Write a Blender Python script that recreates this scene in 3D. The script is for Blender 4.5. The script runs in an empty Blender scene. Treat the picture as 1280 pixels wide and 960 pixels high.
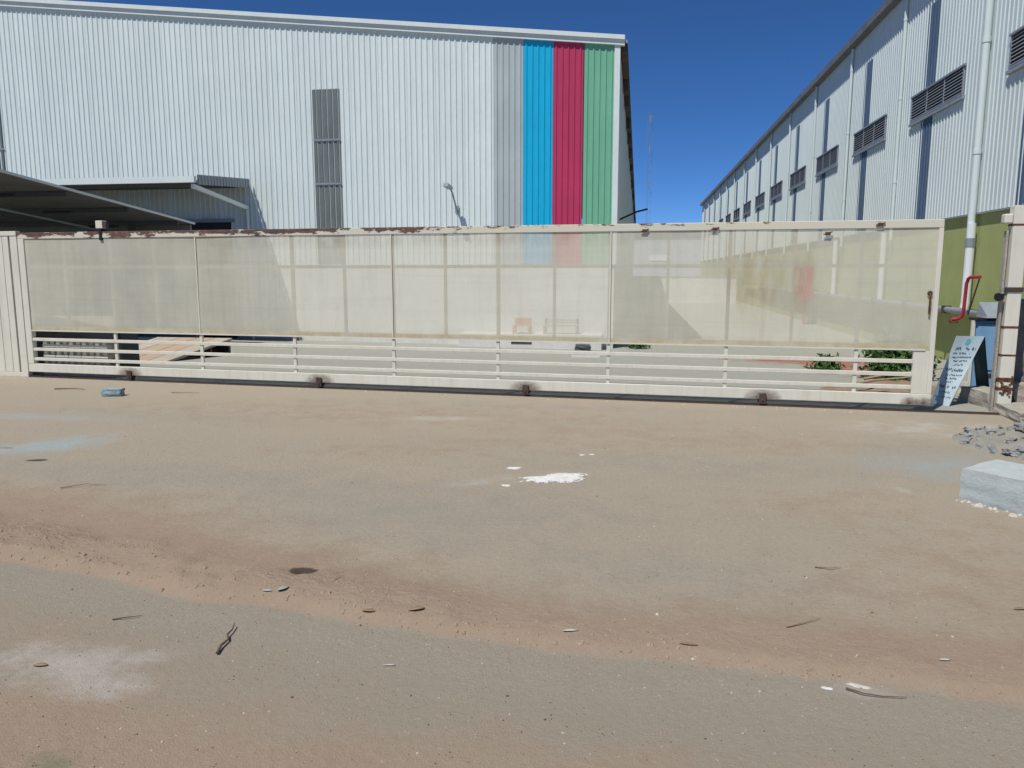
import bpy, math, random
import numpy as np
from mathutils import Vector, Matrix, noise as mnoise
R = math.radians
rnd = random.Random(7)
scene = bpy.context.scene
C = scene.collection

# ---------------------------------------------------------------- camera, sky, sun, exposure
cam_d = bpy.data.cameras.new('camera')
cam = bpy.data.objects.new('camera', cam_d); C.objects.link(cam)
cam.location = (0, 0, 1.65)
cam.rotation_euler = (R(90 - 8.3), 0, R(9.24))
cam_d.sensor_fit = 'HORIZONTAL'; cam_d.sensor_width = 36.0
cam_d.lens = 36.0 * 960 / 1280
cam_d.clip_start = 0.05; cam_d.clip_end = 3000
scene.camera = cam

SUN = Vector((-0.31, -0.50, 1.0)).normalized()          # towards the sun
EL = math.asin(SUN.z); AZ = math.atan2(SUN.x, SUN.y)
world = bpy.data.worlds.new('World'); scene.world = world; world.use_nodes = True
wn = world.node_tree.nodes; wl = world.node_tree.links
bg = wn['Background']
sky = wn.new('ShaderNodeTexSky'); sky.sky_type = 'NISHITA'; sky.sun_disc = False
sky.sun_elevation = EL; sky.sun_rotation = AZ
sky.altitude = 6000; sky.air_density = 1.0; sky.dust_density = 0.0; sky.ozone_density = 10.0
hs = wn.new('ShaderNodeHueSaturation'); hs.inputs['Saturation'].default_value = 1.08
wl.new(sky.outputs[0], hs.inputs['Color']); wl.new(hs.outputs[0], bg.inputs[0]); bg.inputs[1].default_value = 0.10
sd = bpy.data.lights.new('sun', 'SUN'); sd.energy = 4.2; sd.angle = R(0.53); sd.color = (1.0, 0.975, 0.905)
so = bpy.data.objects.new('sun', sd); C.objects.link(so)
so.rotation_euler = (-SUN).to_track_quat('-Z', 'Y').to_euler(); so.location = (-10, -15, 30)
scene.view_settings.view_transform = 'Standard'; scene.view_settings.look = 'None'
scene.view_settings.exposure = 0.10; scene.view_settings.gamma = 1.0
scene.view_settings.use_curve_mapping = False

# ---------------------------------------------------------------- helpers
def srgb(r, g, b):
    f = lambda c: (c/255/12.92) if c/255 <= 0.04045 else ((c/255+0.055)/1.055)**2.4
    return (f(r), f(g), f(b))

class NT:
    def __init__(s, name):
        s.m = bpy.data.materials.new(name); s.m.use_nodes = True
        s.t = s.m.node_tree; s.n = s.t.nodes; s.b = s.n['Principled BSDF']; s.out = s.n['Material Output']
    def new(s, typ, **kw):
        n = s.n.new(typ)
        for k, v in kw.items(): setattr(n, k, v)
        return n
    def link(s, a, b): s.t.links.new(a, b)
    def coord(s, scale=(1, 1, 1), which='Object', rnd_off=False):
        tc = s.new('ShaderNodeTexCoord'); mp = s.new('ShaderNodeMapping')
        mp.inputs['Scale'].default_value = scale
        s.link(tc.outputs[which], mp.inputs[0])
        if rnd_off:
            oi = s.new('ShaderNodeObjectInfo'); mu = s.new('ShaderNodeMath', operation='MULTIPLY')
            mu.inputs[1].default_value = 37.0; s.link(oi.outputs['Random'], mu.inputs[0])
            s.link(mu.outputs[0], mp.inputs['Location'])
        return mp.outputs[0]
    def noise(s, vec, scale, detail=4, rough=0.6, lo=0.35, hi=0.65):
        n = s.new('ShaderNodeTexNoise'); n.inputs['Scale'].default_value = scale
        n.inputs['Detail'].default_value = detail; n.inputs['Roughness'].default_value = rough
        s.link(vec, n.inputs['Vector'])
        mr = s.new('ShaderNodeMapRange'); mr.inputs[1].default_value = lo; mr.inputs[2].default_value = hi
        s.link(n.outputs['Fac'], mr.inputs[0])
        return mr.outputs[0]
    def mix(s, fac, a, b, mode='MIX'):
        n = s.new('ShaderNodeMix', data_type='RGBA', blend_type=mode)
        for sock, v in ((n.inputs[0], fac), (n.inputs[6], a), (n.inputs[7], b)):
            if hasattr(v, 'is_output'): s.link(v, sock)
            elif isinstance(v, (int, float)): sock.default_value = v
            else: sock.default_value = (*v, 1)
        return n.outputs[2]
    def math(s, op, a, b=0.0):
        n = s.new('ShaderNodeMath', operation=op)
        for i, v in enumerate((a, b)):
            if hasattr(v, 'is_output'): s.link(v, n.inputs[i])
            else: n.inputs[i].default_value = v
        return n.outputs[0]
    def bump(s, h, strength=0.3, dist=0.01):
        b = s.new('ShaderNodeBump'); b.inputs['Strength'].default_value = strength; b.inputs['Distance'].default_value = dist
        s.link(h, b.inputs['Height']); s.link(b.outputs[0], s.b.inputs['Normal'])
    def col(s, c): s.link(c, s.b.inputs['Base Color'])
    def rough(s, v):
        if hasattr(v, 'is_output'): s.link(v, s.b.inputs['Roughness'])
        else: s.b.inputs['Roughness'].default_value = v

def painted(name, c, c2=None, rough=0.5, dirt=None, streak=(7, 7, 0.5), dirt_amt=0.35, rust=None, rust_lo=0.62, bumpy=0.0, metal=0.0, scale=1.6, spec=0.3, vary=0.0, canning=0.0):
    """paint or cloth with cloudy tone, vertical dirt streaks and optional rust blotches"""
    m = NT(name); v = m.coord(rnd_off=True)
    c2 = c2 or tuple(x*0.86 for x in c)
    k = m.mix(m.noise(v, scale, 5, 0.65), c, c2)
    if vary:
        oi = m.new('ShaderNodeObjectInfo'); k = m.mix(m.math('MULTIPLY', oi.outputs['Random'], vary), k, tuple(x*0.72 for x in c))
    dv = m.coord(streak, rnd_off=True)
    d = dirt or tuple(x*0.6 for x in c)
    f = m.math('MULTIPLY', m.noise(dv, 2.0, 6, 0.7, 0.48, 0.8), dirt_amt)
    k = m.mix(f, k, d)
    rv = rough
    if rust:
        rf = m.noise(v, 7.0, 8, 0.75, rust_lo, rust_lo+0.05)
        rc = m.mix(m.noise(v, 30, 4), rust, tuple(x*0.35 for x in rust))
        k = m.mix(rf, k, rc)
    m.col(k); m.rough(rv); m.b.inputs['Metallic'].default_value = metal
    m.b.inputs['Specular IOR Level'].default_value = spec
    if canning: m.bump(m.noise(m.coord((0.9, 0.9, 0.45), rnd_off=True), 1.6, 2, 0.5, 0.2, 0.8), canning, 0.05)
    if bumpy: m.bump(m.noise(v, 40, 6, 0.7), bumpy, 0.01)
    return m.m

class MB:
    def __init__(s): s.v = []; s.f = []
    def add(s, vs, fs):
        o = len(s.v); s.v += [tuple(p) for p in vs]; s.f += [tuple(i+o for i in f) for f in fs]; return s
    def box(s, x0, x1, y0, y1, z0, z1):
        return s.add([(x0,y0,z0),(x1,y0,z0),(x1,y1,z0),(x0,y1,z0),(x0,y0,z1),(x1,y0,z1),(x1,y1,z1),(x0,y1,z1)],
                     [(0,3,2,1),(4,5,6,7),(0,1,5,4),(1,2,6,5),(2,3,7,6),(3,0,4,7)])
    def hexa(s, b, t):                                    # bottom 4, top 4 corners
        return s.add(list(b)+list(t), [(0,3,2,1),(4,5,6,7),(0,1,5,4),(1,2,6,5),(2,3,7,6),(3,0,4,7)])
    def bar(s, p0, p1, w, h=None, up=(0,0,1)):
        p0 = Vector(p0); p1 = Vector(p1); d = (p1-p0).normalized(); h = h or w
        u = Vector(up)
        if abs(d.dot(u)) > 0.98: u = Vector((0,1,0))
        a = d.cross(u).normalized()*w/2; b = a.cross(d).normalized()*h/2
        q = [p0-a-b, p0+a-b, p0+a+b, p0-a+b, p1-a-b, p1+a-b, p1+a+b, p1-a+b]
        return s.add(q, [(0,3,2,1),(4,5,6,7),(0,1,5,4),(1,2,6,5),(2,3,7,6),(3,0,4,7)])
    def tube(s, pts, r, n=10, caps=True):
        pts = [Vector(p) for p in pts]; rs = r if isinstance(r, (list, tuple)) else [r]*len(pts)
        prev = None; rings = []
        for i, p in enumerate(pts):
            d = (pts[min(i+1, len(pts)-1)] - pts[max(i-1, 0)]).normalized()
            if prev is None:
                a = d.cross(Vector((0,0,1)) if abs(d.z) < 0.9 else Vector((1,0,0))).normalized()
            else: a = (prev - d*prev.dot(d)).normalized()
            prev = a; b = d.cross(a)
            rings.append([p + (a*math.cos(2*math.pi*k/n) + b*math.sin(2*math.pi*k/n))*rs[i] for k in range(n)])
        vs = [q for rg in rings for q in rg]; fs = []
        for i in range(len(pts)-1):
            for k in range(n):
                fs.append((i*n+k, i*n+(k+1) % n, (i+1)*n+(k+1) % n, (i+1)*n+k))
        if caps: fs.append(tuple(range(n-1, -1, -1))); fs.append(tuple(range((len(pts)-1)*n, len(pts)*n)))
        return s.add(vs, fs)
    def lathe(s, prof, c=(0,0,0), n=24):
        vs = []; fs = []
        for r, z in prof:
            for k in range(n): vs.append((c[0]+r*math.cos(2*math.pi*k/n), c[1]+r*math.sin(2*math.pi*k/n), c[2]+z))
        for i in range(len(prof)-1):
            for k in range(n): fs.append((i*n+k, i*n+(k+1) % n, (i+1)*n+(k+1) % n, (i+1)*n+k))
        fs.append(tuple(range(n-1, -1, -1))); fs.append(tuple(range((len(prof)-1)*n, len(prof)*n)))
        return s.add(vs, fs)
    def mesh(s, name, mat, smooth=False):
        me = bpy.data.meshes.new(name); me.from_pydata(s.v, [], s.f); me.materials.append(mat)
        if smooth:
            me.polygons.foreach_set('use_smooth', [True]*len(me.polygons))
            me.set_sharp_from_angle(angle=R(40))
        me.update(); return me
    def build(s, name, mat, parent=None, loc=(0,0,0), rot=(0,0,0), smooth=False, bevel=0):
        return link(s.mesh(name, mat, smooth), name, parent, loc, rot, bevel)

def link(me, name, parent=None, loc=(0,0,0), rot=(0,0,0), bevel=0):
    o = bpy.data.objects.new(name, me); C.objects.link(o)
    o.parent = parent; o.location = loc; o.rotation_euler = rot
    if bevel:
        b = o.modifiers.new('bevel', 'BEVEL'); b.width = bevel; b.segments = 2; b.limit_method = 'ANGLE'
    return o
def tag(o, label=None, cat=None, group=None, kind=None):
    if label: o['label'] = label
    if cat: o['category'] = cat
    if group: o['group'] = group
    if kind: o['kind'] = kind
    return o
def thing(name, label, cat, loc=(0,0,0), rz=0, group=None):
    o = bpy.data.objects.new(name, None); C.objects.link(o); o.empty_display_size = 0.2
    o.location = loc; o.rotation_euler = (0, 0, rz)
    return tag(o, label, cat, group)

# numpy value noise for the ground
_rs = np.random.RandomState(11); _T = _rs.rand(256, 256)
def vnoise(x, y):
    xi = np.floor(x).astype(int); yi = np.floor(y).astype(int); fx = x-xi; fy = y-yi
    fx = fx*fx*(3-2*fx); fy = fy*fy*(3-2*fy); g = lambda a, b: _T[a % 256, b % 256]
    return (g(xi,yi)*(1-fx)+g(xi+1,yi)*fx)*(1-fy)+(g(xi,yi+1)*(1-fx)+g(xi+1,yi+1)*fx)*fy
def fbm(x, y, o=5):
    t = 0; a = 0.5; s = 0
    for i in range(o): t = t+a*vnoise(x*2**i+17*i, y*2**i+31*i); s += a; a *= 0.55
    return t/s
def sstep(a, b, x):
    t = np.clip((x-a)/(b-a), 0, 1); return t*t*(3-2*t)

# ---------------------------------------------------------------- materials
WHITE = srgb(214, 221, 224)
M = {}
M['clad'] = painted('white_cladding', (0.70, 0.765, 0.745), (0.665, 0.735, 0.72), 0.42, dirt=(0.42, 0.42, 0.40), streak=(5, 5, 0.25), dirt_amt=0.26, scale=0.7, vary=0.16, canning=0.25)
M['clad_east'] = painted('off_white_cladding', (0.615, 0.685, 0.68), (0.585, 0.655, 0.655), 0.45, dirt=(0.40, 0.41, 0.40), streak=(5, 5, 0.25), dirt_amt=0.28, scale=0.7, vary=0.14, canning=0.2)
M['trim'] = painted('white_trim', (0.70, 0.75, 0.73), (0.65, 0.70, 0.685), 0.45, dirt_amt=0.2)
M['grey_clad'] = painted('grey_cladding', (0.45, 0.495, 0.50), (0.41, 0.455, 0.465), 0.42, dirt_amt=0.30, streak=(5, 5, 0.3), scale=0.8, canning=0.25)
M['blue_clad'] = painted('blue_cladding', (0.010, 0.42, 0.69), (0.010, 0.39, 0.64), 0.40, dirt_amt=0.30, streak=(5, 5, 0.3), scale=0.8, canning=0.25)
M['red_clad'] = painted('crimson_cladding', (0.48, 0.045, 0.12), (0.44, 0.042, 0.11), 0.42, dirt_amt=0.30, streak=(5, 5, 0.3), scale=0.8, canning=0.25)
M['green_clad'] = painted('green_cladding', (0.18, 0.45, 0.30), (0.165, 0.42, 0.28), 0.42, dirt_amt=0.30, streak=(5, 5, 0.3), scale=0.8, canning=0.25)
M['fibre'] = painted('dull_fibreglass', (0.165, 0.19, 0.182), (0.135, 0.155, 0.15), 0.35, dirt=(0.2, 0.2, 0.18), dirt_amt=0.4, streak=(4, 4, 0.6))
M['fibre_sky'] = painted('sky_tinted_fibreglass', (0.085, 0.125, 0.19), (0.07, 0.105, 0.165), 0.30, dirt_amt=0.3)  # blue of the reflected sky put into the base colour
M['plaster'] = painted('white_plaster', (0.66, 0.66, 0.64), (0.58, 0.58, 0.56), 0.85, dirt=(0.40, 0.36, 0.30), dirt_amt=0.35, bumpy=0.15)
M['olive'] = painted('olive_green_wall_paint', (0.385, 0.42, 0.165), (0.34, 0.38, 0.15), 0.8, dirt=(0.22, 0.22, 0.12), dirt_amt=0.35, bumpy=0.2)
M['dark_in'] = painted('dark_interior', (0.035, 0.036, 0.04), None, 0.8)
M['steel'] = painted('galvanised_steel', (0.33, 0.36, 0.39), (0.26, 0.29, 0.32), 0.45, metal=0.25)
M['gutter'] = painted('weathered_gutter', (0.20, 0.20, 0.21), (0.14, 0.13, 0.13), 0.55, dirt=(0.16, 0.09, 0.05), dirt_amt=0.5)
M['brown_gutter'] = painted('rusty_gutter', (0.12, 0.085, 0.065), (0.07, 0.05, 0.04), 0.7)
M['roof'] = painted('grey_roofing', (0.34, 0.36, 0.37), (0.28, 0.30, 0.31), 0.5)
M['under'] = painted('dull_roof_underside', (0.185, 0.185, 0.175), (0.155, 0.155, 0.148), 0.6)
CREAM = (0.68, 0.655, 0.56)
M['cream'] = painted('cream_gate_paint', CREAM, (0.63, 0.60, 0.50), 0.5, dirt=(0.44, 0.38, 0.28), dirt_amt=0.4, rust=(0.22, 0.075, 0.03), rust_lo=0.735, scale=2.5)
M['cream_clean'] = painted('cream_sheet_paint', (0.68, 0.65, 0.55), (0.62, 0.59, 0.49), 0.55, dirt=(0.42, 0.36, 0.25), dirt_amt=0.5)
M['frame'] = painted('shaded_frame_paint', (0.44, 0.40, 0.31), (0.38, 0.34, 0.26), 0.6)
M['ochre'] = painted('ochre_stained_rail', (0.55, 0.42, 0.22), (0.48, 0.38, 0.22), 0.6)
M['rust'] = painted('rust', (0.16, 0.058, 0.026), (0.05, 0.026, 0.017), 0.9, dirt=(0.30, 0.20, 0.11), dirt_amt=0.6, streak=(15, 15, 15), scale=14, bumpy=0.5)
M['dark_steel'] = painted('dark_greasy_steel', (0.045, 0.04, 0.04), (0.09, 0.06, 0.045), 0.6, scale=12)
M['black'] = painted('black_plastic', (0.018, 0.018, 0.02), None, 0.5)
M['concrete'] = painted('weathered_concrete', (0.44, 0.41, 0.35), (0.32, 0.30, 0.255), 0.92, dirt=(0.16, 0.15, 0.12), dirt_amt=0.6, streak=(6, 6, 3), bumpy=0.5, scale=5)
M['pale_blue'] = painted('faded_pale_blue_paint', (0.385, 0.445, 0.455), (0.44, 0.47, 0.46), 0.9, dirt=(0.30, 0.28, 0.24), dirt_amt=0.5, streak=(9, 9, 9), bumpy=0.3, scale=7)
M['blue_metal'] = painted('sky_blue_metal', (0.17, 0.34, 0.58), (0.22, 0.38, 0.58), 0.5, dirt=(0.06, 0.08, 0.10), dirt_amt=0.35, rust=(0.03, 0.03, 0.03), rust_lo=0.72)
M['teal_shaded'] = painted('shaded_teal_board', (0.02, 0.06, 0.07), None, 0.6)  # teal of the back leaf with its shade put in
M['sign'] = painted('pale_sign_board', (0.37, 0.48, 0.54), (0.42, 0.51, 0.55), 0.4, dirt_amt=0.2)
M['ink'] = painted('blue_black_ink', (0.06, 0.095, 0.14), None, 0.6)
M['ink_teal'] = painted('teal_ink', (0.12, 0.42, 0.48), None, 0.6)
M['red_pipe'] = painted('crimson_pipe_paint', (0.40, 0.022, 0.048), (0.33, 0.02, 0.04), 0.65, dirt=(0.30, 0.14, 0.11), dirt_amt=0.4, scale=6)
M['white_pipe'] = painted('white_pvc', (0.70, 0.73, 0.76), (0.64, 0.67, 0.70), 0.4, dirt_amt=0.25)
M['tan_wall'] = painted('tan_booth_wall', (0.36, 0.30, 0.24), (0.31, 0.26, 0.20), 0.85, bumpy=0.2)
M['dark_wall'] = painted('dark_grey_and_shade', (0.085, 0.09, 0.10), None, 0.8)  # dark grey parts; the parapet end's shade is held in this colour
M['tarp'] = painted('grey_plastic_drum', (0.155, 0.155, 0.155), (0.12, 0.12, 0.125), 0.6, dirt=(0.36, 0.33, 0.29), dirt_amt=0.5)
M['plank_beige'] = painted('dusty_plank', (0.46, 0.41, 0.34), (0.40, 0.35, 0.28), 0.85, bumpy=0.3)
M['plank_orange'] = painted('ochre_plank', (0.45, 0.33, 0.24), (0.42, 0.31, 0.22), 0.85, bumpy=0.3)
M['lime'] = painted('white_lime_powder', (0.74, 0.74, 0.71), (0.62, 0.60, 0.56), 0.95, dirt=(0.42, 0.37, 0.31), dirt_amt=0.8, streak=(9, 9, 9), bumpy=0.6, scale=14)
M['stone'] = painted('grey_rubble', (0.33, 0.345, 0.33), (0.20, 0.205, 0.195), 0.95, dirt=(0.45, 0.42, 0.38), dirt_amt=0.6, streak=(8, 8, 8), bumpy=0.6, scale=9)
M['mound'] = painted('grey_cement_dust', (0.335, 0.315, 0.265), (0.29, 0.275, 0.235), 0.95, dirt=(0.2, 0.19, 0.17), dirt_amt=0.5, streak=(8, 8, 8), bumpy=0.8, scale=6)
M['blue_stone'] = painted('pale_blue_flaking_stone', (0.36, 0.50, 0.54), (0.22, 0.27, 0.28), 0.9, dirt=(0.09, 0.10, 0.10), dirt_amt=0.9, streak=(25, 25, 25), bumpy=0.7, scale=30)
M['twig'] = painted('dry_twig_bark', (0.10, 0.065, 0.042), (0.16, 0.11, 0.075), 0.9, scale=20)
M['pale_twig'] = painted('pale_dry_stick', (0.34, 0.25, 0.16), (0.26, 0.18, 0.12), 0.9, scale=20)
M['leaf_dry'] = painted('dry_leaf', (0.33, 0.24, 0.14), (0.24, 0.155, 0.085), 0.85, scale=25)
M['leaf_green'] = painted('grey_green_leaf', (0.27, 0.31, 0.25), (0.33, 0.36, 0.30), 0.7, scale=25)
M['chip'] = painted('pale_chip', (0.56, 0.53, 0.47), (0.44, 0.40, 0.34), 0.9, scale=25)
M['hedge'] = painted('shrub_leaf', (0.045, 0.11, 0.028), (0.085, 0.155, 0.04), 0.6, scale=6)
M['soil'] = painted('reddish_soil', (0.29, 0.205, 0.15), (0.22, 0.15, 0.105), 0.95, bumpy=0.6, scale=5)
M['clod'] = painted('sand_clod', (0.36, 0.275, 0.20), (0.31, 0.23, 0.165), 0.95, scale=5)
M['orange_plastic'] = painted('orange_plastic', (0.50, 0.17, 0.09), None, 0.5)
M['bench_wood'] = painted('grey_bench_paint', (0.28, 0.30, 0.29), None, 0.7)
M['mast'] = painted('mast_steel', (0.20, 0.26, 0.36), None, 0.6)
M['far_clad'] = painted('far_blue_grey_cladding', (0.40, 0.44, 0.50), (0.36, 0.40, 0.46), 0.6)

def lime_mat():
    m = NT('white_lime_powder'); v = m.coord()
    m.col(m.mix(m.noise(v, 18, 6, 0.7), (0.76, 0.76, 0.73), (0.60, 0.58, 0.53))); m.rough(0.95); m.bump(m.noise(v, 70, 6, 0.7), 0.5, 0.006)
    at = m.new('ShaderNodeAttribute', attribute_name='fade')
    e = m.math('ADD', at.outputs['Fac'], m.math('MULTIPLY', m.math('SUBTRACT', m.noise(v, 20, 8, 0.75, 0.25, 0.75), 0.5), 1.1))
    r_ = m.new('ShaderNodeMapRange'); r_.inputs[1].default_value = 0.25; r_.inputs[2].default_value = 0.5; m.link(e, r_.inputs[0])
    tr = m.new('ShaderNodeBsdfTransparent'); mx = m.new('ShaderNodeMixShader')
    m.link(r_.outputs[0], mx.inputs[0]); m.link(tr.outputs[0], mx.inputs[1]); m.link(m.b.outputs[0], mx.inputs[2])
    m.link(mx.outputs[0], m.out.inputs['Surface']); return m.m
M['lime'] = lime_mat()

def stain_mat():
    m = NT('rust_stain'); v = m.coord(rnd_off=True)
    m.col(m.mix(m.noise(v, 40, 5), (0.17, 0.09, 0.05), (0.07, 0.045, 0.03))); m.rough(0.9)
    tr = m.new('ShaderNodeBsdfTransparent'); mx = m.new('ShaderNodeMixShader')
    at = m.new('ShaderNodeAttribute', attribute_name='fade')
    f = m.math('MULTIPLY', m.noise(v, 25, 6, 0.75, 0.2, 0.6), at.outputs['Fac'])
    m.link(f, mx.inputs[0]); m.link(tr.outputs[0], mx.inputs[1]); m.link(m.b.outputs[0], mx.inputs[2])
    m.link(mx.outputs[0], m.out.inputs['Surface']); return m.m
M['stain'] = stain_mat()

def mesh_sheet():
    """cream perforated steel: the holes (about 30 % of the area) are far below a pixel, so they are averaged"""
    m = NT('perforated_cream_sheet'); v = m.coord(rnd_off=True)
    k = m.mix(m.noise(v, 0.9, 6, 0.7, 0.3, 0.7), (0.70, 0.675, 0.535), (0.63, 0.61, 0.49))
    k = m.mix(m.math('MULTIPLY', m.noise(m.coord((5, 5, 0.35), rnd_off=True), 1.3, 6, 0.7, 0.5, 0.85), 0.45), k, (0.42, 0.38, 0.29))
    k = m.mix(m.math('MULTIPLY', m.noise(m.coord((0.35, 5, 9), rnd_off=True), 1.2, 5, 0.7, 0.5, 0.85), 0.35), k, (0.44, 0.41, 0.34))
    tc = m.new('ShaderNodeTexCoord'); sx = m.new('ShaderNodeSeparateXYZ'); m.link(tc.outputs['Object'], sx.inputs[0])
    mr = m.new('ShaderNodeMapRange'); mr.inputs[1].default_value = 0.87; mr.inputs[2].default_value = 0.76   # soaked rusty hem
    m.link(sx.outputs['Z'], mr.inputs[0])
    hem = m.math('MULTIPLY', mr.outputs[0], m.noise(v, 3.5, 6, 0.7, 0.38, 0.62))
    k = m.mix(m.math('MULTIPLY', hem, 0.75), k, (0.52, 0.42, 0.23))
    def patch(x0, z0, sx_, sz_, col_, amt, seed_scale):
        vv = m.new('ShaderNodeVectorMath', operation='SUBTRACT'); vv.inputs[1].default_value = (x0, 0, z0); m.link(tc.outputs['Object'], vv.inputs[0])
        v2 = m.new('ShaderNodeVectorMath', operation='MULTIPLY'); v2.inputs[1].default_value = (1/sx_, 0, 1/sz_); m.link(vv.outputs[0], v2.inputs[0])
        ln = m.new('ShaderNodeVectorMath', operation='LENGTH'); m.link(v2.outputs[0], ln.inputs[0])
        r_ = m.new('ShaderNodeMapRange'); r_.inputs[1].default_value = 1.0; r_.inputs[2].default_value = 0.3; m.link(ln.outputs['Value'], r_.inputs[0])
        return m.mix(m.math('MULTIPLY', m.math('MULTIPLY', r_.outputs[0], m.noise(m.coord((4, 4, 1.0)), seed_scale, 6, 0.7, 0.35, 0.6)), amt), k, col_)
    k = patch(11.5, 1.55, 0.16, 0.42, (0.50, 0.16, 0.11), 0.55, 1.6)
    k = patch(11.0, 1.55, 0.75, 0.75, (0.42, 0.32, 0.17), 0.55, 1.1)
    k = patch(2.2, 1.5, 1.3, 0.8, (0.46, 0.45, 0.37), 0.22, 0.8)
    k = patch(6.5, 2.1, 5.0, 0.16, (0.42, 0.37, 0.27), 0.7, 1.5)
    m.col(k); m.rough(0.6)
    tr = m.new('ShaderNodeBsdfTransparent'); mx = m.new('ShaderNodeMixShader')
    dens = m.math('MULTIPLY_ADD' if False else 'MULTIPLY', m.noise(v, 2.2, 5, 0.7, 0.3, 0.7), 0.07)
    fac = m.math('ADD', dens, 0.655)
    m.link(fac, mx.inputs[0]); m.link(tr.outputs[0], mx.inputs[1]); m.link(m.b.outputs[0], mx.inputs[2])
    m.link(mx.outputs[0], m.out.inputs['Surface'])
    return m.m
M['mesh'] = mesh_sheet()

def rail_rust():
    """top channel of the gate: rust bites most of the west half and thins out to the east"""
    m = NT('rusting_top_rail'); v = m.coord((0.55, 1, 1.6))
    tc = m.new('ShaderNodeTexCoord'); sx = m.new('ShaderNodeSeparateXYZ'); m.link(tc.outputs['Object'], sx.inputs[0])
    mr = m.new('ShaderNodeMapRange'); mr.inputs[1].default_value = 5.5; mr.inputs[2].default_value = 10.5
    mr.inputs[3].default_value = 0.10; mr.inputs[4].default_value = -0.05; m.link(sx.outputs['X'], mr.inputs[0])
    n = m.new('ShaderNodeTexNoise'); n.inputs['Scale'].default_value = 5; n.inputs['Detail'].default_value = 8; n.inputs['Roughness'].default_value = 0.7
    m.link(v, n.inputs['Vector'])
    zr = m.new('ShaderNodeMapRange'); zr.inputs[1].default_value = 2.165; zr.inputs[2].default_value = 2.225
    zr.inputs[3].default_value = -0.13; zr.inputs[4].default_value = 0.02; m.link(sx.outputs['Z'], zr.inputs[0])
    s = m.math('ADD', m.math('ADD', n.outputs['Fac'], mr.outputs[0]), zr.outputs[0])
    st = m.new('ShaderNodeMapRange'); st.inputs[1].default_value = 0.53; st.inputs[2].default_value = 0.57; m.link(s, st.inputs[0])
    rc = m.mix(m.noise(v, 22, 4), (0.17, 0.075, 0.055), (0.055, 0.042, 0.040))
    m.col(m.mix(st.outputs[0], (0.60, 0.57, 0.46), rc)); m.rough(0.75)
    return m.m
M['rail_rust'] = rail_rust()

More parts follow.
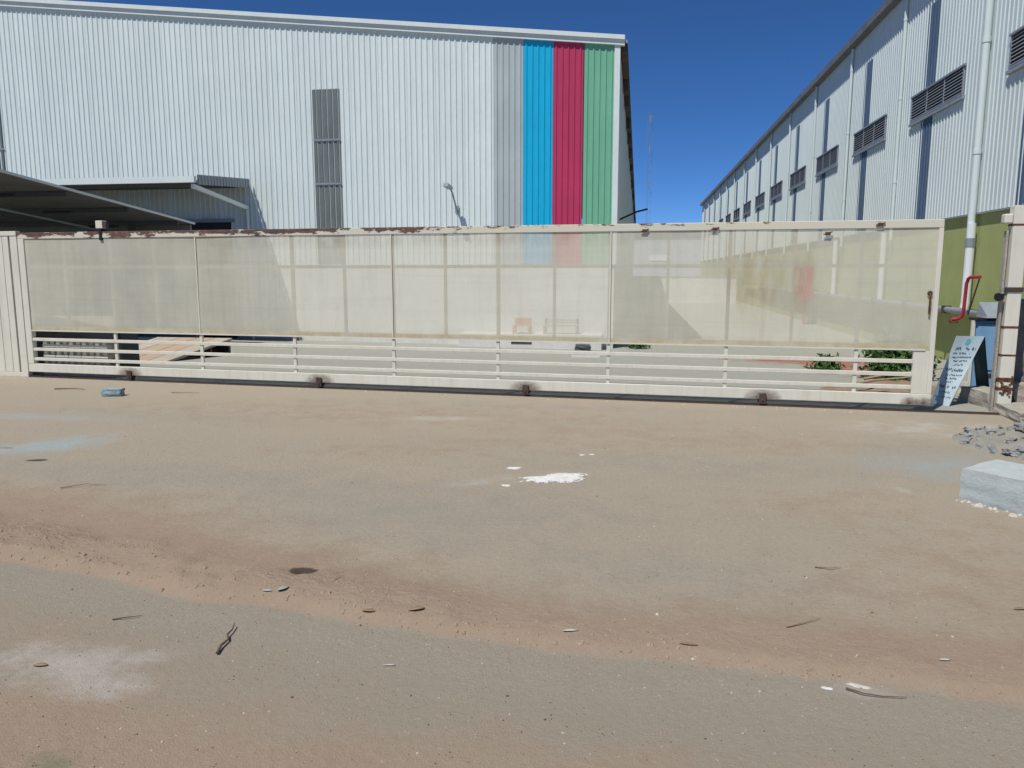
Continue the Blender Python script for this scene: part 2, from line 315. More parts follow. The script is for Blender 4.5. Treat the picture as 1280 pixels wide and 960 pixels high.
def ground_mat():
    m = NT('dusty_ground'); v = m.coord()
    at = {}
    def A(n):
        a = m.new('ShaderNodeAttribute', attribute_name=n); return a.outputs['Fac']
    big = m.noise(v, 0.55, 6, 0.62, 0.32, 0.68); mid = m.noise(v, 3.1, 7, 0.68, 0.3, 0.7); fine = m.noise(v, 26, 6, 0.75, 0.3, 0.7); grit = m.noise(v, 140, 3, 0.8, 0.35, 0.68)
    huge = m.noise(m.coord((1, 1.6, 1)), 0.35, 5, 0.6, 0.36, 0.64)
    dust = m.mix(huge, (0.398, 0.332, 0.252), (0.366, 0.322, 0.250))
    dust = m.mix(m.math('MULTIPLY', mid, 0.4), dust, (0.372, 0.308, 0.232))
    dust = m.mix(A('road_vignette'), dust, m.mix(huge, (0.325, 0.272, 0.208), (0.308, 0.270, 0.210)))
    sand = m.mix(mid, (0.365, 0.275, 0.200), (0.335, 0.250, 0.180))
    grey = m.mix(mid, (0.350, 0.308, 0.244), (0.322, 0.286, 0.230))
    grey = m.mix(A('road_vignette'), grey, m.mix(mid, (0.332, 0.290, 0.228), (0.308, 0.270, 0.214)))
    chips = m.noise(v, 95, 2, 0.6, 0.60, 0.66); dark = m.noise(v, 70, 2, 0.6, 0.62, 0.68)
    grey = m.mix(m.math('MULTIPLY', chips, 0.35), grey, (0.46, 0.45, 0.43))
    grey = m.mix(m.math('MULTIPLY', dark, 0.35), grey, (0.16, 0.15, 0.135))
    def edge(mask, amt=0.5, w=0.18, gate_=False):
        e = m.math('ADD', mask, m.math('MULTIPLY', m.math('SUBTRACT', mid, 0.5), amt))
        e = m.math('ADD', e, m.math('MULTIPLY', m.math('SUBTRACT', fine, 0.5), amt*0.5))
        r = m.new('ShaderNodeMapRange'); r.inputs[1].default_value = 0.5-w; r.inputs[2].default_value = 0.5+w; m.link(e, r.inputs[0])
        g_ = m.new('ShaderNodeMapRange'); g_.inputs[1].default_value = 0.02; g_.inputs[2].default_value = 0.25; m.link(mask, g_.inputs[0])
        return m.math('MULTIPLY', r.outputs[0], g_.outputs[0])
    k = m.mix(edge(A('grey'), 0.7, 0.34), dust, grey)
    k = m.mix(edge(A('sand'), 0.55, 0.26), k, sand)
    yard = m.mix(mid, (0.365, 0.365, 0.315), (0.34, 0.335, 0.285))
    k = m.mix(A('yard'), k, yard)
    k = m.mix(edge(A('red'), 0.7, 0.25), k, (0.36, 0.135, 0.115))
    k = m.mix(m.math('MULTIPLY', edge(A('white'), 1.3, 0.42), 0.58), k, (0.52, 0.50, 0.465))
    k = m.mix(m.math('MULTIPLY', edge(A('blue'), 0.9, 0.42), 0.75), k, (0.34, 0.41, 0.42))
    k = m.mix(m.math('MULTIPLY', edge(A('moss'), 0.9, 0.3), 0.6), k, (0.17, 0.175, 0.115))
    k = m.mix(m.math('MULTIPLY', edge(A('dark_spot'), 0.25, 0.12), 0.95), k, (0.062, 0.044, 0.033))
    k = m.mix(m.math('MULTIPLY', fine, 0.22), k, tuple([0.21, 0.175, 0.14]))
    k = m.mix(m.math('MULTIPLY', m.noise(v, 60, 2, 0.6, 0.68, 0.73), 0.5), k, (0.12, 0.10, 0.085))
    k = m.mix(m.math('MULTIPLY', m.noise(m.coord((1, 1, 1), 'Object'), 47, 2, 0.5, 0.715, 0.75), 0.45), k, (0.55, 0.52, 0.47))
    m.col(k); m.rough(0.95); m.b.inputs['Specular IOR Level'].default_value = 0.15
    h = m.math('ADD', m.math('MULTIPLY', fine, 0.7), m.math('MULTIPLY', grit, 0.35))
    rub = m.math('MULTIPLY', m.noise(m.coord((1, 1.7, 1)), 13, 5, 0.7, 0.3, 0.75), m.math('MULTIPLY', A('crust'), 3.2))
    h = m.math('ADD', h, rub)
    m.bump(h, 0.7, 0.011)
    return m.m
M['ground'] = ground_mat()

# ---------------------------------------------------------------- ground
RIDGE = [(-9,4.6),(-5.2,4.05),(-3.71,3.83),(-3.22,3.75),(-2.74,3.65),(-2.27,3.5),(-1.82,3.51),(-1.26,3.38),(-0.84,3.3),(-0.31,3.25),(0.22,3.22),(0.71,3.18),(1.02,3.17),(1.55,3.13),(4,2.95),(9,2.7)]
def gate_y(x): return 10.72 - 0.0804*(np.asarray(x)+9.5)
def yard_z(x, y):
    g = gate_y(x)+0.7
    return -(0.5+0.0115*np.clip(np.asarray(x)+10, -10, 20))*np.clip((y-g)/(22.8-g), 0, 1)
def spread(lo, hi, step, far, grow):
    a = list(np.arange(lo, hi, step)); s = step; x = a[-1]
    while x < far: s *= grow; x += s; a.append(x)
    return a
xs = spread(-10.5, 6.0, 0.04, 900, 1.16)
s, x, left = 0.04, -10.5, []
while x > -900: s *= 1.16; x -= s; left.append(x)
xs = np.array(left[::-1]+xs)
ys = spread(0.9, 11.0, 0.032, 11.0, 1.1); ys += list(np.arange(ys[-1]+0.12, 24, 0.12))
s = 0.12; y = ys[-1]
while y < 1800: s *= 1.16; y += s; ys.append(y)
s = 0.032; y = 0.9; near = []
while y > -300: s *= 1.2; y -= s; near.append(y)
ys = np.array(near[::-1]+ys)
GX, GY = np.meshgrid(xs, ys)
rx, ry = np.array(RIDGE).T
ridge_y = np.interp(GX, rx, ry) + 0.10*(fbm(GX*1.6, GY*0.2+3, 4)-0.5) + 0.05*(fbm(GX*6, GY*2+9, 3)-0.5)
sd_ = GY-ridge_y                                               # metres beyond the broken edge, towards the gate
wl_ = np.clip((-GX+0.4)/3.0, 0.30, 1)                          # the drift is thick in the west, thin in the east
lump = fbm(GX*5, GY*5, 5)
Z = 0.012*(fbm(GX*0.9, GY*0.9, 5)-0.5) + 0.004*(fbm(GX*9, GY*9, 4)-0.5)
inr = np.exp(-((sd_-0.22)/0.26)**2)*sstep(-0.02, 0.05, sd_)
Z = Z + wl_*inr*(0.028+0.075*(lump-0.42)) 
clod = sstep(0.55, 0.72, fbm(GX*11+5, GY*14, 3))
Z = Z + wl_*0.024*clod*np.exp(-((sd_-0.16)/0.2)**2)*sstep(0, 0.05, sd_)
Z = Z - 0.028*(1-sstep(-0.03, 0.015, sd_))
def blob(x, y, rx_, ry_, rot=0, p=2):
    c, s_ = math.cos(rot), math.sin(rot); dx = GX-x; dy = GY-y
    a = (dx*c+dy*s_)/rx_; b = (-dx*s_+dy*c)/ry_
    return np.exp(-(a*a+b*b)**(p/2))
dark_spot = 1.4*blob(-1.79, 3.82, 0.08, 0.06, 0.1, 4)  # hole drawn as near-black colour
Z = Z - 0.018*np.clip(dark_spot, 0, 1)
gl = GY-gate_y(GX)
fadeg = sstep(-0.35, -0.1, gl)
Z = Z*(1-fadeg)
Z = Z + yard_z(GX, GY)
sand = wl_*(np.exp(-(np.maximum(sd_-0.18, 0)/0.75)**2)*sstep(-0.06, 0.02, sd_))*1.05 + 0.62*np.exp(-(np.maximum(sd_-0.1, 0)/0.30)**2)*sstep(-0.1, 0.02, sd_)
sand = sand + 0.42*blob(-3.2, 8.6, 4.5, 0.9) + 0.40*blob(-2.2, 6.7, 1.6, 0.5, 0.2) + 0.45*blob(2.2, 4.3, 1.4, 0.9) + 0.38*blob(1.0, 7.6, 2.4, 0.7) + 0.35*blob(-0.3, 2.4, 2.2, 0.35) + 0.38*blob(-2.2, 2.5, 0.6, 0.5)+0.36*blob(1.3, 5.6, 1.2, 0.6)+0.5*blob(-1.9, 2.15, 1.0, 0.3)+0.42*blob(0.2, 2.2, 2.0, 0.3)+0.45*blob(-3.0, 3.0, 0.8, 0.35)+0.30*blob(-4.5, 4.9, 2, 0.5)
grey = 0.72*np.exp(-((sd_+0.20)/0.20)**2)*sstep(0.03, -0.05, sd_) + 0.22*sstep(0.0, -0.1, sd_)
grey = grey + 0.75*blob(-1.3, 5.0, 1.5, 0.75, 0.1) + 0.75*blob(-3.9, 5.6, 1.9, 0.45) + 0.6*blob(0.5, 4.1, 1.0, 0.35) + 0.55*blob(-5.5, 8.0, 3.0, 0.5) + 0.7*blob(2.7, 7.3, 1.0, 0.9) + 0.5*blob(0.6, 6.6, 2.0, 0.5)+0.5*blob(-0.5, 9.3, 5, 0.3)
white = 0.95*blob(-2.42, 2.78, 0.34, 0.17, 0.1) + 0.6*blob(-2.15, 2.62, 0.22, 0.09) + 0.75*blob(-2.15, 8.35, 0.5, 0.13, 0.1) + 0.85*blob(0.95, 3.10, 0.13, 0.05, -0.1)+0.5*blob(2.01, 6.15, 0.05, 0.16, 0.3, 4)+0.45*blob(3.2, 8.6, 1.0, 0.5)+0.5*blob(-0.95, 5.95, 0.5, 0.12, 0.5)
blue = 0.95*blob(-5.48, 6.55, 0.42, 0.30, 0.9) + 0.7*blob(-5.9, 6.2, 0.5, 0.2, 0.3) + 0.55*blob(-6.9, 7.7, 1.2, 0.2) + 0.5*blob(2.75, 6.9, 0.9, 0.6)
moss = 0.85*blob(-1.94, 2.14, 0.10, 0.09)
dark_spot = dark_spot + 0.8*blob(-5.22, 5.88, 0.12, 0.05, 0.2, 4) + 0.6*blob(-5.9, 6.25, 0.16, 0.04, 0.1, 4)
yard = sstep(-0.02, 0.25, gl + 0.2*(fbm(GX*2, GY*2, 4)-0.5))
road_vignette = sstep(0.9, -0.25, sd_)  # older road surface; lens darkening near the camera is put in too
crust = wl_*np.exp(-((sd_-0.2)/0.24)**2)*sstep(-0.02, 0.03, sd_)*sstep(0.38, 0.55, fbm(GX*1.3+4, GY*1.3, 4))
red = 1.0*blob(4.2, 19.4, 1.9, 1.6, 0.1) + 0.9*blob(4.6, 16.6, 0.9, 1.3) + 0.7*blob(4.3, 14.6, 0.8, 0.25)
nv = GX.size; nx = len(xs); ny = len(ys)
co = np.stack([GX, GY, Z], -1).reshape(-1, 3).astype(np.float32)
gm = bpy.data.meshes.new('ground'); gm.vertices.add(nv); gm.vertices.foreach_set('co', co.ravel())
ii = np.arange(nx*(ny-1)).reshape(ny-1, nx)[:, :-1].ravel()
q = np.stack([ii, ii+1, ii+1+nx, ii+nx], -1).astype(np.int32)
gm.loops.add(q.size); gm.loops.foreach_set('vertex_index', q.ravel())
gm.polygons.add(len(q)); gm.polygons.foreach_set('loop_start', np.arange(0, q.size, 4, dtype=np.int32))
gm.polygons.foreach_set('use_smooth', np.ones(len(q), dtype=bool))
for nme, arr in (('sand', sand), ('grey', grey), ('white', white), ('blue', blue), ('moss', moss), ('dark_spot', dark_spot), ('yard', yard), ('red', red), ('road_vignette', road_vignette), ('crust', crust)):
    a = gm.attributes.new(nme, 'FLOAT', 'POINT'); a.data.foreach_set('value', np.clip(arr, 0, 1).ravel().astype(np.float32))
gm.update(calc_edges=True); gm.validate(); gm.materials.append(M['ground'])
tag(link(gm, 'ground'), kind='structure')
ZI = Z
def gz(x, y):
    i = min(max(int(np.searchsorted(xs, x)), 1), nx-1); j = min(max(int(np.searchsorted(ys, y)), 1), ny-1)
    fx = (x-xs[i-1])/(xs[i]-xs[i-1]); fy = (y-ys[j-1])/(ys[j]-ys[j-1])
    return float((ZI[j-1,i-1]*(1-fx)+ZI[j-1,i]*fx)*(1-fy)+(ZI[j,i-1]*(1-fx)+ZI[j,i]*fx)*fy)

# ---------------------------------------------------------------- ribbed sheets
def rib_section(width, n, h=0.022, base=0.07, crest=0.03):
    """profile across a sheet: list of (across, out)"""
    p = width/n; pts = [(0, 0)]
    for k in range(n):
        c = p*(k+0.5)
        pts += [(c-base/2, 0), (c-crest/2, h), (c+crest/2, h), (c+base/2, 0)]
    return pts+[(width, 0)]
def ribbed(prof, z0, ztop, axis='x', sgn=-1):
    """sheet facing -Y (axis x) or -X (axis y), top given by a function of the across coordinate"""
    m = MB(); n = len(prof)
    P = (lambda a, o, z: (a, sgn*o, z)) if axis == 'x' else (lambda a, o, z: (sgn*o, a, z))
    vs = [P(a, o, z0) for a, o in prof] + [P(a, o, ztop(a)) for a, o in prof]
    fs = [(i, i+1, n+i+1, n+i) if (axis == 'x') == (sgn < 0) else (i, n+i, n+i+1, i+1) for i in range(n-1)]
    return m.add(vs, fs)

# ---------------------------------------------------------------- coloured warehouse, west of the lane
FY = 23.0; BZ = -0.75
def gable(x): return 8.15 - 0.105*(x+0.55) if x > -27 else 8.15 + 0.105*26.45 + 0.105*(x+27)
wh = thing('warehouse', 'white ribbed warehouse with grey, blue, crimson and green stripes at its corner', 'warehouse', (-13, FY+10, BZ))
def W(o): o.parent = wh; o.matrix_parent_inverse = Matrix.Translation((13, -FY-10, -BZ)); return o
PW = 0.87
edge_x = -0.80
pats = ['green_clad', 'red_clad', 'blue_clad', 'grey_clad']
sky_idx = {10, 22, 34}
bw = MB(); bw.box(-32, -0.70, FY, FY+0.25, BZ, 1.92)
W(bw.build('base_wall', M['plaster']))
for k in range(36):
    x0 = edge_x-(k+1)*PW + (0.02 if k == 0 else 0)
    mat = M[pats[k]] if k < 4 else M['clad']
    prof = rib_section(PW-0.004, 5)
    p = ribbed(prof, 1.86, lambda a: gable(x0+a)-0.12)
    W(p.build('cladding_panel', mat, loc=(x0, FY-0.015, 0)))
    if k in sky_idx or k == 10:
        pass
for xs0, zt in ((-9.87, 7.1), (-21.40, 7.17)):
    sp = ribbed(rib_section(PW, 5, 0.034, 0.075, 0.034), 1.9, lambda a: zt)
    o = W(sp.build('skylight_strip', M['fibre'], loc=(xs0, FY-0.024, 0)))
    for zz in (2.9, 4.3, 5.6):
        b = MB().box(0.01, PW-0.01, -0.040, -0.034, zz, zz+0.05).build('fixing_strip', M['steel'], o)
W(MB().box(-0.80, -0.64, FY-0.06, FY+0.14, 1.86, gable(-0.7)-0.10).build('corner_trim', M['trim']))
def rake(y0, y1, dz0, dz1, name, mat):
    m = MB()
    for xa, xb in ((-32, -27), (-27, -0.52)):
        m.hexa([(xa,y0,gable(xa)+dz0),(xb,y0,gable(xb)+dz0),(xb,y1,gable(xb)+dz0),(xa,y1,gable(xa)+dz0)],
               [(xa,y0,gable(xa)+dz1),(xb,y0,gable(xb)+dz1),(xb,y1,gable(xb)+dz1),(xa,y1,gable(xa)+dz1)])
    return W(m.build(name, mat))
rake(FY-0.16, FY+0.2, -0.06, 0.06, 'rake_flashing', M['trim'])
rake(FY-0.105, FY+0.05, -0.20, -0.063, 'rake_fascia', M['trim'])
m = MB()
for xa, xb in ((-32, -27), (-27, -0.45)):
    m.hexa([(xa,FY+0.2,gable(xa)-0.06),(xb,FY+0.2,gable(xb)-0.06),(xb,108,gable(xb)-0.06),(xa,108,gable(xa)-0.06)],
           [(xa,FY+0.2,gable(xa)+0.03),(xb,FY+0.2,gable(xb)+0.03),(xb,108,gable(xb)+0.03),(xa,108,gable(xa)+0.03)])
W(m.build('roof', M['roof']))
W(MB().box(-0.95, -0.70, FY+0.26, 107.8, BZ, 1.9).build('side_base_wall', M['plaster']))
sidep = ribbed(rib_section(84.6, 420), 1.86, lambda a: 8.0, 'y', 1)
W(sidep.build('side_cladding', M['clad'], loc=(-0.67, FY+0.15, 0)))
W(MB().box(-32, -0.72, 107.5, 107.75, BZ, 7.9).build('back_wall', M['clad']))
g = MB(); g.box(-0.62, -0.44, FY+0.25, 108, 7.86, 8.06)
go = W(g.build('gutter', M['brown_gutter']))
for yy in (26.5, 29, 33, 36.5, 41, 47, 55, 64, 76, 90):
    W(MB().box(-0.625, -0.47, yy, yy+0.35+0.4*rnd.random(), 7.55-0.25*rnd.random(), 7.855).build('gutter_bracket', M['brown_gutter']))
rod = MB().tube([(-0.66, 26.0, 3.35), (-0.1, 26.3, 3.62), (0.25, 26.5, 3.72)], 0.03, 8)
W(rod.build('stay_rod', M['black']))
# shaded doorway and vent
W(MB().box(-16.4, -12.7, FY-0.06, FY-0.052, 1.95, 3.2).box(-16.4, -12.7, FY-0.06, FY-0.012, BZ+0.02, 1.95).build('shutter_opening', M['dark_in']))
W(MB().box(-16.5, -12.6, FY-0.10, FY-0.05, 3.203, 3.3).build('door_lintel', M['steel']))
W(MB().box(-3.62, -3.02, 22.085, 22.104, -0.42, -0.35).build('air_vent', M['dark_in']))
W(MB().box(-5.2, -1.0, 22.1, FY-0.004, BZ, -0.15).build('wall_step', M['plaster']))
# wall lamp with a bent arm
lamp = thing('wall_lamp', 'small grey floodlight on a bent arm high on the white ribbed wall', 'lamp', (-5.40, FY, 3.45))
m = MB().tube([(0, -0.055, 0.05), (0, -0.14, 0.06), (-0.02, -0.24, 0.24), (-0.06, -0.38, 0.5), (-0.1, -0.46, 0.62)], 0.025, 8)
m.build('arm', M['steel'], lamp, smooth=True)
MB().box(-0.06, 0.06, -0.058, -0.044, -0.06, 0.16).build('wall_plate', M['steel'], lamp)
hd = MB().hexa([(-0.09,-0.30,0.06),(0.09,-0.30,0.06),(0.09,0.06,0),(-0.09,0.06,0)], [(-0.06,-0.28,0.15),(0.06,-0.28,0.15),(0.06,0.05,0.09),(-0.06,0.05,0.09)])
hd.build('lamp_head', M['steel'], lamp, (-0.11, -0.50, 0.60), (0, 0, R(-10)))

# canopy over the doorway
cn = thing('loading_canopy', 'white edged flat canopy fixed to the warehouse over its dark doorway', 'canopy', (-18, FY, BZ))
def CN(o): o.parent = cn; o.matrix_parent_inverse = Matrix.Translation((18, -FY, -BZ)); return o
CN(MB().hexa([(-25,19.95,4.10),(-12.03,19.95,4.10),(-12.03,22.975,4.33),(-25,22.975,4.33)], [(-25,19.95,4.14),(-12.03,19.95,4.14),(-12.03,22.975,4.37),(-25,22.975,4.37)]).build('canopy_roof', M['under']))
CN(MB().box(-25, -12.0, 19.82, 19.945, 4.07, 4.24).build('front_fascia', M['trim']))
ef = ribbed(rib_section(2.93, 18, 0.02, 0.07, 0.035), 0, lambda a: 0.27, 'y', 1)
eo = CN(ef.build('end_fascia', M['steel'], loc=(-11.985, 19.96, 4.02)))
eo.data.transform(Matrix.Shear('XZ', 4, (0, 0))) if False else None
for v_ in eo.data.vertices: v_.co.z += v_.co.y*0.075
for x in (-12.1, -18.1, -24.1):
    CN(MB().bar((x, 19.9, 3.98), (x, 22.9, 3.62), 0.09, 0.12).build('bracket_beam', M['trim']))
CN(MB().tube([(-12.1, 22.86, BZ), (-12.1, 22.86, 3.55)], 0.055, 10).build('downpipe', M['white_pipe'], smooth=True))
for yy in (20.6, 21.5, 22.4):
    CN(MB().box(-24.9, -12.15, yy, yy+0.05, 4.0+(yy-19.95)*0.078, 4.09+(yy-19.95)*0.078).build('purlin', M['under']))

# low shed in the yard, seen from below its roof
sh = thing('yard_shed', 'open sided shed roof with thin white edge in front of the canopy', 'shed', (-18, 16, -0.2))
def SH(o): o.parent = sh; o.matrix_parent_inverse = Matrix.Translation((18, -16, 0.2)); return o
sz = lambda y: 3.57-0.092*(y-13.25)
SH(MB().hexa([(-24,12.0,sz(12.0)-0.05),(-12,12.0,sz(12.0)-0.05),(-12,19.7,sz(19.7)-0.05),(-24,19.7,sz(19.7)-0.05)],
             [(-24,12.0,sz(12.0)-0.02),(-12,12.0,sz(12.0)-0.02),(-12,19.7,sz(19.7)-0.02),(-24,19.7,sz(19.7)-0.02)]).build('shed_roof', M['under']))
SH(MB().bar((-11.98, 12.0, sz(12.0)-0.02), (-11.98, 19.7, sz(19.7)-0.02), 0.035, 0.05).build('edge_flashing', M['trim']))
for yy in (13.0, 15.0, 17.0, 19.0):
    SH(MB().box(-23.9, -12.05, yy, yy+0.06, sz(yy)-0.16, sz(yy)-0.06).build('purlin', M['dark_wall']))
for x, y, l in ((-12.6, 14.2, 0.7), (-12.9, 16.2, 0.75), (-13.4, 18.4, 0.85), (-14.6, 15.0, 0.8)):
    t = SH(MB().box(x-l, x, y, y+0.08, sz(y)-0.30, sz(y)-0.24).build('tube_light', M['black']))
    MB().box(x-l/2-0.01, x-l/2+0.01, y+0.03, y+0.05, sz(y)-0.24, sz(y)-0.06).build('hanger', M['black']).parent = sh
    bpy.context.view_layer.update()
    sh.children[-1].matrix_parent_inverse = Matrix.Translation((18, -16, 0.2))
for x, y in ((-13.6, 12.4), (-13.6, 19.3), (-22, 12.4), (-22, 19.3)):
    z0 = float(yard_z(x, y))
    SH(MB().box(x-0.07, x+0.07, y-0.07, y+0.07, z0-0.02, sz(y)-0.06).build('column', M['dark_wall']))
SH(MB().box(-24, -12.06, 19.6, 19.68, -0.55, sz(19.7)-0.06).build('back_wall', M['under']))  # dark sheet added to fill the gap under the roof with shade
SH(MB().tube([(-14.2, 12.4, sz(12.4)-0.3), (-14.2, 19.3, sz(19.3)-0.3)], 0.03, 8).build('conduit', M['steel']))

# ---------------------------------------------------------------- long warehouse, east of the lane
RX = 8.0; Y0 = 12.0; Y1 = 103.5; EZ = 10.2; CLZ = 3.05
eh = thing('warehouse', 'long white ribbed warehouse with louvre vents and an olive green base wall', 'warehouse', (20, 55, BZ))
def EH(o): o.parent = eh; o.matrix_parent_inverse = Matrix.Translation((-20, -55, -BZ)); return o
EH(MB().box(RX, RX+0.25, Y0, Y1, BZ, CLZ+0.02).build('base_wall', M['olive']))
EH(MB().box(RX+0.26, RX+24, Y0, Y0+0.25, BZ, EZ).build('gable_wall', M['clad']))
EH(MB().box(RX+0.26, RX+24, Y1-0.25, Y1, BZ, EZ).build('back_wall', M['clad']))
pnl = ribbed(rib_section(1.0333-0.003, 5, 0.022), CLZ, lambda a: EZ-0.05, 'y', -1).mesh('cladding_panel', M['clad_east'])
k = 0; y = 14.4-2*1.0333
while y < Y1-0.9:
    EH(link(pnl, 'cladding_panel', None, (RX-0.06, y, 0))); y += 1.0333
EH(MB().box(RX-0.085, RX-0.002, Y0+0.3, Y1, CLZ-0.045, CLZ-0.003).build('drip_flashing', M['steel']))
EH(MB().hexa([(RX-0.27,Y0,EZ-0.02),(RX+24,Y0,EZ+2.2),(RX+24,Y1+0.2,EZ+2.2),(RX-0.27,Y1+0.2,EZ-0.02)],
             [(RX-0.27,Y0,EZ+0.05),(RX+24,Y0,EZ+2.27),(RX+24,Y1+0.2,EZ+2.27),(RX-0.27,Y1+0.2,EZ+0.05)]).build('roof', M['roof']))
EH(MB().box(RX-0.36, RX-0.273, Y0, Y1+0.2, EZ-0.16, EZ+0.09).box(RX-0.272, RX-0.10, Y0, Y1+0.2, EZ-0.16, EZ-0.12).build('gutter', M['gutter']))
BAY = 6.2; B0 = 20.68-BAY
dp = MB().tube([(0,0,CLZ-0.25), (0,0,EZ-0.17)], 0.085, 12)
for zc in (4.4, 6.9, 9.2): dp.tube([(0,0,zc), (0,0,zc+0.12)], 0.097, 12)
dpm = dp.mesh('downpipe', M['clad_east'], True)
dp2 = MB().tube([(0,0,CLZ-0.4), (0,0,EZ-0.17)], 0.055, 10)
for zc in (4.4, 6.9, 9.2): dp2.tube([(0,0,zc), (0,0,zc+0.08)], 0.064, 10)
dpm2 = dp2.mesh('downpipe', M['clad_east'], True)
sl_lo = ribbed(rib_section(0.86, 4, 0.03), CLZ+0.02, lambda a: 5.985, 'y', -1).mesh('skylight_strip', M['fibre_sky'])
sl_hi = ribbed(rib_section(0.86, 4, 0.03), 6.80, lambda a: 9.04, 'y', -1).mesh('skylight_strip', M['fibre_sky'])
LW = 3.75; LH = 0.75
fr = MB()
fr.box(-0.045, 0, 0, LW, 0, 0.05); fr.box(-0.06, 0, -0.05, LW+0.05, LH-0.05, LH)
fr.box(-0.045, 0, 0, 0.05, 0.052, LH-0.052); fr.box(-0.045, 0, LW-0.05, LW, 0.052, LH-0.052)
for q_ in (1, 2): fr.box(-0.0445, -0.015, LW*q_/3-0.022, LW*q_/3+0.022, 0.052, LH-0.052)
frm = fr.mesh('frame', M['steel'])
sil = MB().hexa([(-0.065,-0.06,-0.10),(0.03,-0.06,-0.10),(0.03,LW+0.06,-0.10),(-0.065,LW+0.06,-0.10)], [(-0.06,-0.06,-0.02),(0.03,-0.06,-0.003),(0.03,LW+0.06,-0.003),(-0.06,LW+0.06,-0.02)]).mesh('sill', M['steel'])
bkm = MB().box(-0.012, 0, 0.052, LW-0.052, 0.052, LH-0.052).mesh('backing', M['dark_in'])
slm = MB().hexa([(-0.042,0.053,0),(-0.036,0.053,0),(-0.036,LW-0.053,0),(-0.042,LW-0.053,0)], [(-0.020,0.053,0.036),(-0.014,0.053,0.036),(-0.014,LW-0.053,0.036),(-0.020,LW-0.053,0.036)]).mesh('slat', M['steel'])
for b in range(15):
    yb = B0+b*BAY
    if yb > Y1-2: break
    EH(link(dpm if b < 2 else dpm2, 'downpipe', None, (RX-0.17 if b < 2 else RX-0.14, yb*0.979, 0)))
    if yb+LW+0.8 > Y1: break
    EH(link(sl_lo, 'skylight_strip', None, (RX-0.068, yb+3.0, 0)))
    EH(link(sl_hi, 'skylight_strip', None, (RX-0.068, yb+3.0, 0)))
    lv = EH(link(frm, 'louvre_vent', None, (RX-0.085, yb+0.88, 6.02)))
    link(bkm, 'backing', lv); link(sil, 'sill', lv)
    for i in range(8 if b < 8 else 0):
        link(slm, 'slat', lv, (0, 0, 0.07+i*0.079))
# shelf under the pipe, added to throw the dark band on the wall
EH(MB().box(RX-0.20, RX-0.002, Y0, 60, 0.52, 0.62).build('shadow_ledge', M['olive']))
# water pipe along the wall and crimson riser
wp = thing('water_pipe', 'grey horizontal water pipe running along the olive green wall', 'pipe', (7.72, 20, 0.62))
MB().tube([(0, -6, 0.09), (0, 32, 0.09)], 0.075, 12).build('pipe_run', M['steel'], wp, smooth=True)
for yy in range(-5, 32, 3):
    MB().box(-0.11, 0.11, yy, yy+0.06, -0.004, 0.19).build('saddle', M['dark_steel'], wp)
rw = thing('rainwater_pipe', 'white rainwater pipe with grey collar coming down beside the crimson riser', 'pipe', (7.74, 20.20, 0.8))
MB().tube([(0.09, 0, 2.0), (0.09, 0, 1.2), (0.09, 0, 0.1), (0.07, 0, -0.02)], 0.10, 12).build('pipe_run', M['white_pipe'], rw, smooth=True)
MB().tube([(0.09, 0, 1.45), (0.09, 0, 1.65)], 0.115, 12).build('collar', M['steel'], rw)
rp = thing('red_riser', 'crimson bent riser pipe with a thin stay beside the white rainwater pipe', 'pipe', (7.45, 19.35, -0.42))
MB().tube([(-0.16,0.12,0.97), (-0.05,0.06,0.99), (0,0.02,1.04), (0.02,-0.02,1.15), (0.02,-0.06,1.80), (0.03,-0.12,1.92), (0.03,-0.22,1.95), (0.03,-0.72,1.96)], 0.038, 10).build('riser', M['red_pipe'], rp, smooth=True)
MB().tube([(0.03,-0.70,1.92), (0.03,-0.25,1.10)], 0.018, 6).build('stay', M['dark_steel'], rp)
MB().box(-0.20, -0.05, 0.04, 0.20, 0.88, 0.94).build('flange', M['rust'], rp)
# downpipe branch and white drain pipes seen through the sheet
dr = thing('drain_pipes', 'pair of white drain pipes stepping down the olive wall behind the gate', 'pipe', (7.70, 30, 0))
MB().tube([(0.1, 3.0, 2.9), (0.1, 3.0, 0.72)], 0.09, 10).build('pipe_run', M['white_pipe'], dr)
MB().tube([(0.1, -3.2, 2.9), (0.1, -3.2, 0.72)], 0.09, 10).build('pipe_run', M['white_pipe'], dr)
hc = thing('hose_cabinet', 'red fire hose cabinet on a post by the olive green wall', 'cabinet', (7.45, 36.5, float(yard_z(7.5, 36.5))))
MB().box(-0.2, 0.2, -0.6, 0.6, 1.1, 2.7).build('cabinet_box', M['red_pipe'], hc, bevel=0.02)
MB().box(-0.05, 0.05, -0.05, 0.05, 0, 1.1).build('post', M['red_pipe'], hc)
MB().tube([(-0.2, -0.1, 2.5), (-0.35, -0.1, 2.6), (-0.6, -0.05, 2.58)], 0.13, 8).build('hose_reel', M['black'], hc)

# ---------------------------------------------------------------- far things between the two warehouses
lw = thing('boundary_wall', 'low whitewashed wall across the far end of the lane', 'wall', (3, 60, BZ))
MB().box(-3.4, 4.3, 0, 0.2, 0, 2.0).build('wall_body', M['plaster'], lw)
MB().box(-3.45, 4.35, -0.04, 0.24, 2.003, 2.09).build('coping', M['concrete'], lw)
fs_ = thing('far_shed', 'distant blue grey shed closing the gap between the warehouses', 'shed', (4, 150, BZ))
MB().box(-22, 22, 0, 20, 0, 10.0).build('wall', M['far_clad'], fs_)
MB().hexa([(-23,-0.8,10.003),(23,-0.8,10.003),(23,21,10.003),(-23,21,10.003)], [(-23,-0.8,10.3),(23,-0.8,10.3),(23,21,12),(-23,21,12)]).build('roof', M['gutter'], fs_)
MB().box(-2, 2, -0.1, -0.003, 4.5, 5.6).build('sign_band', M['trim'], fs_)
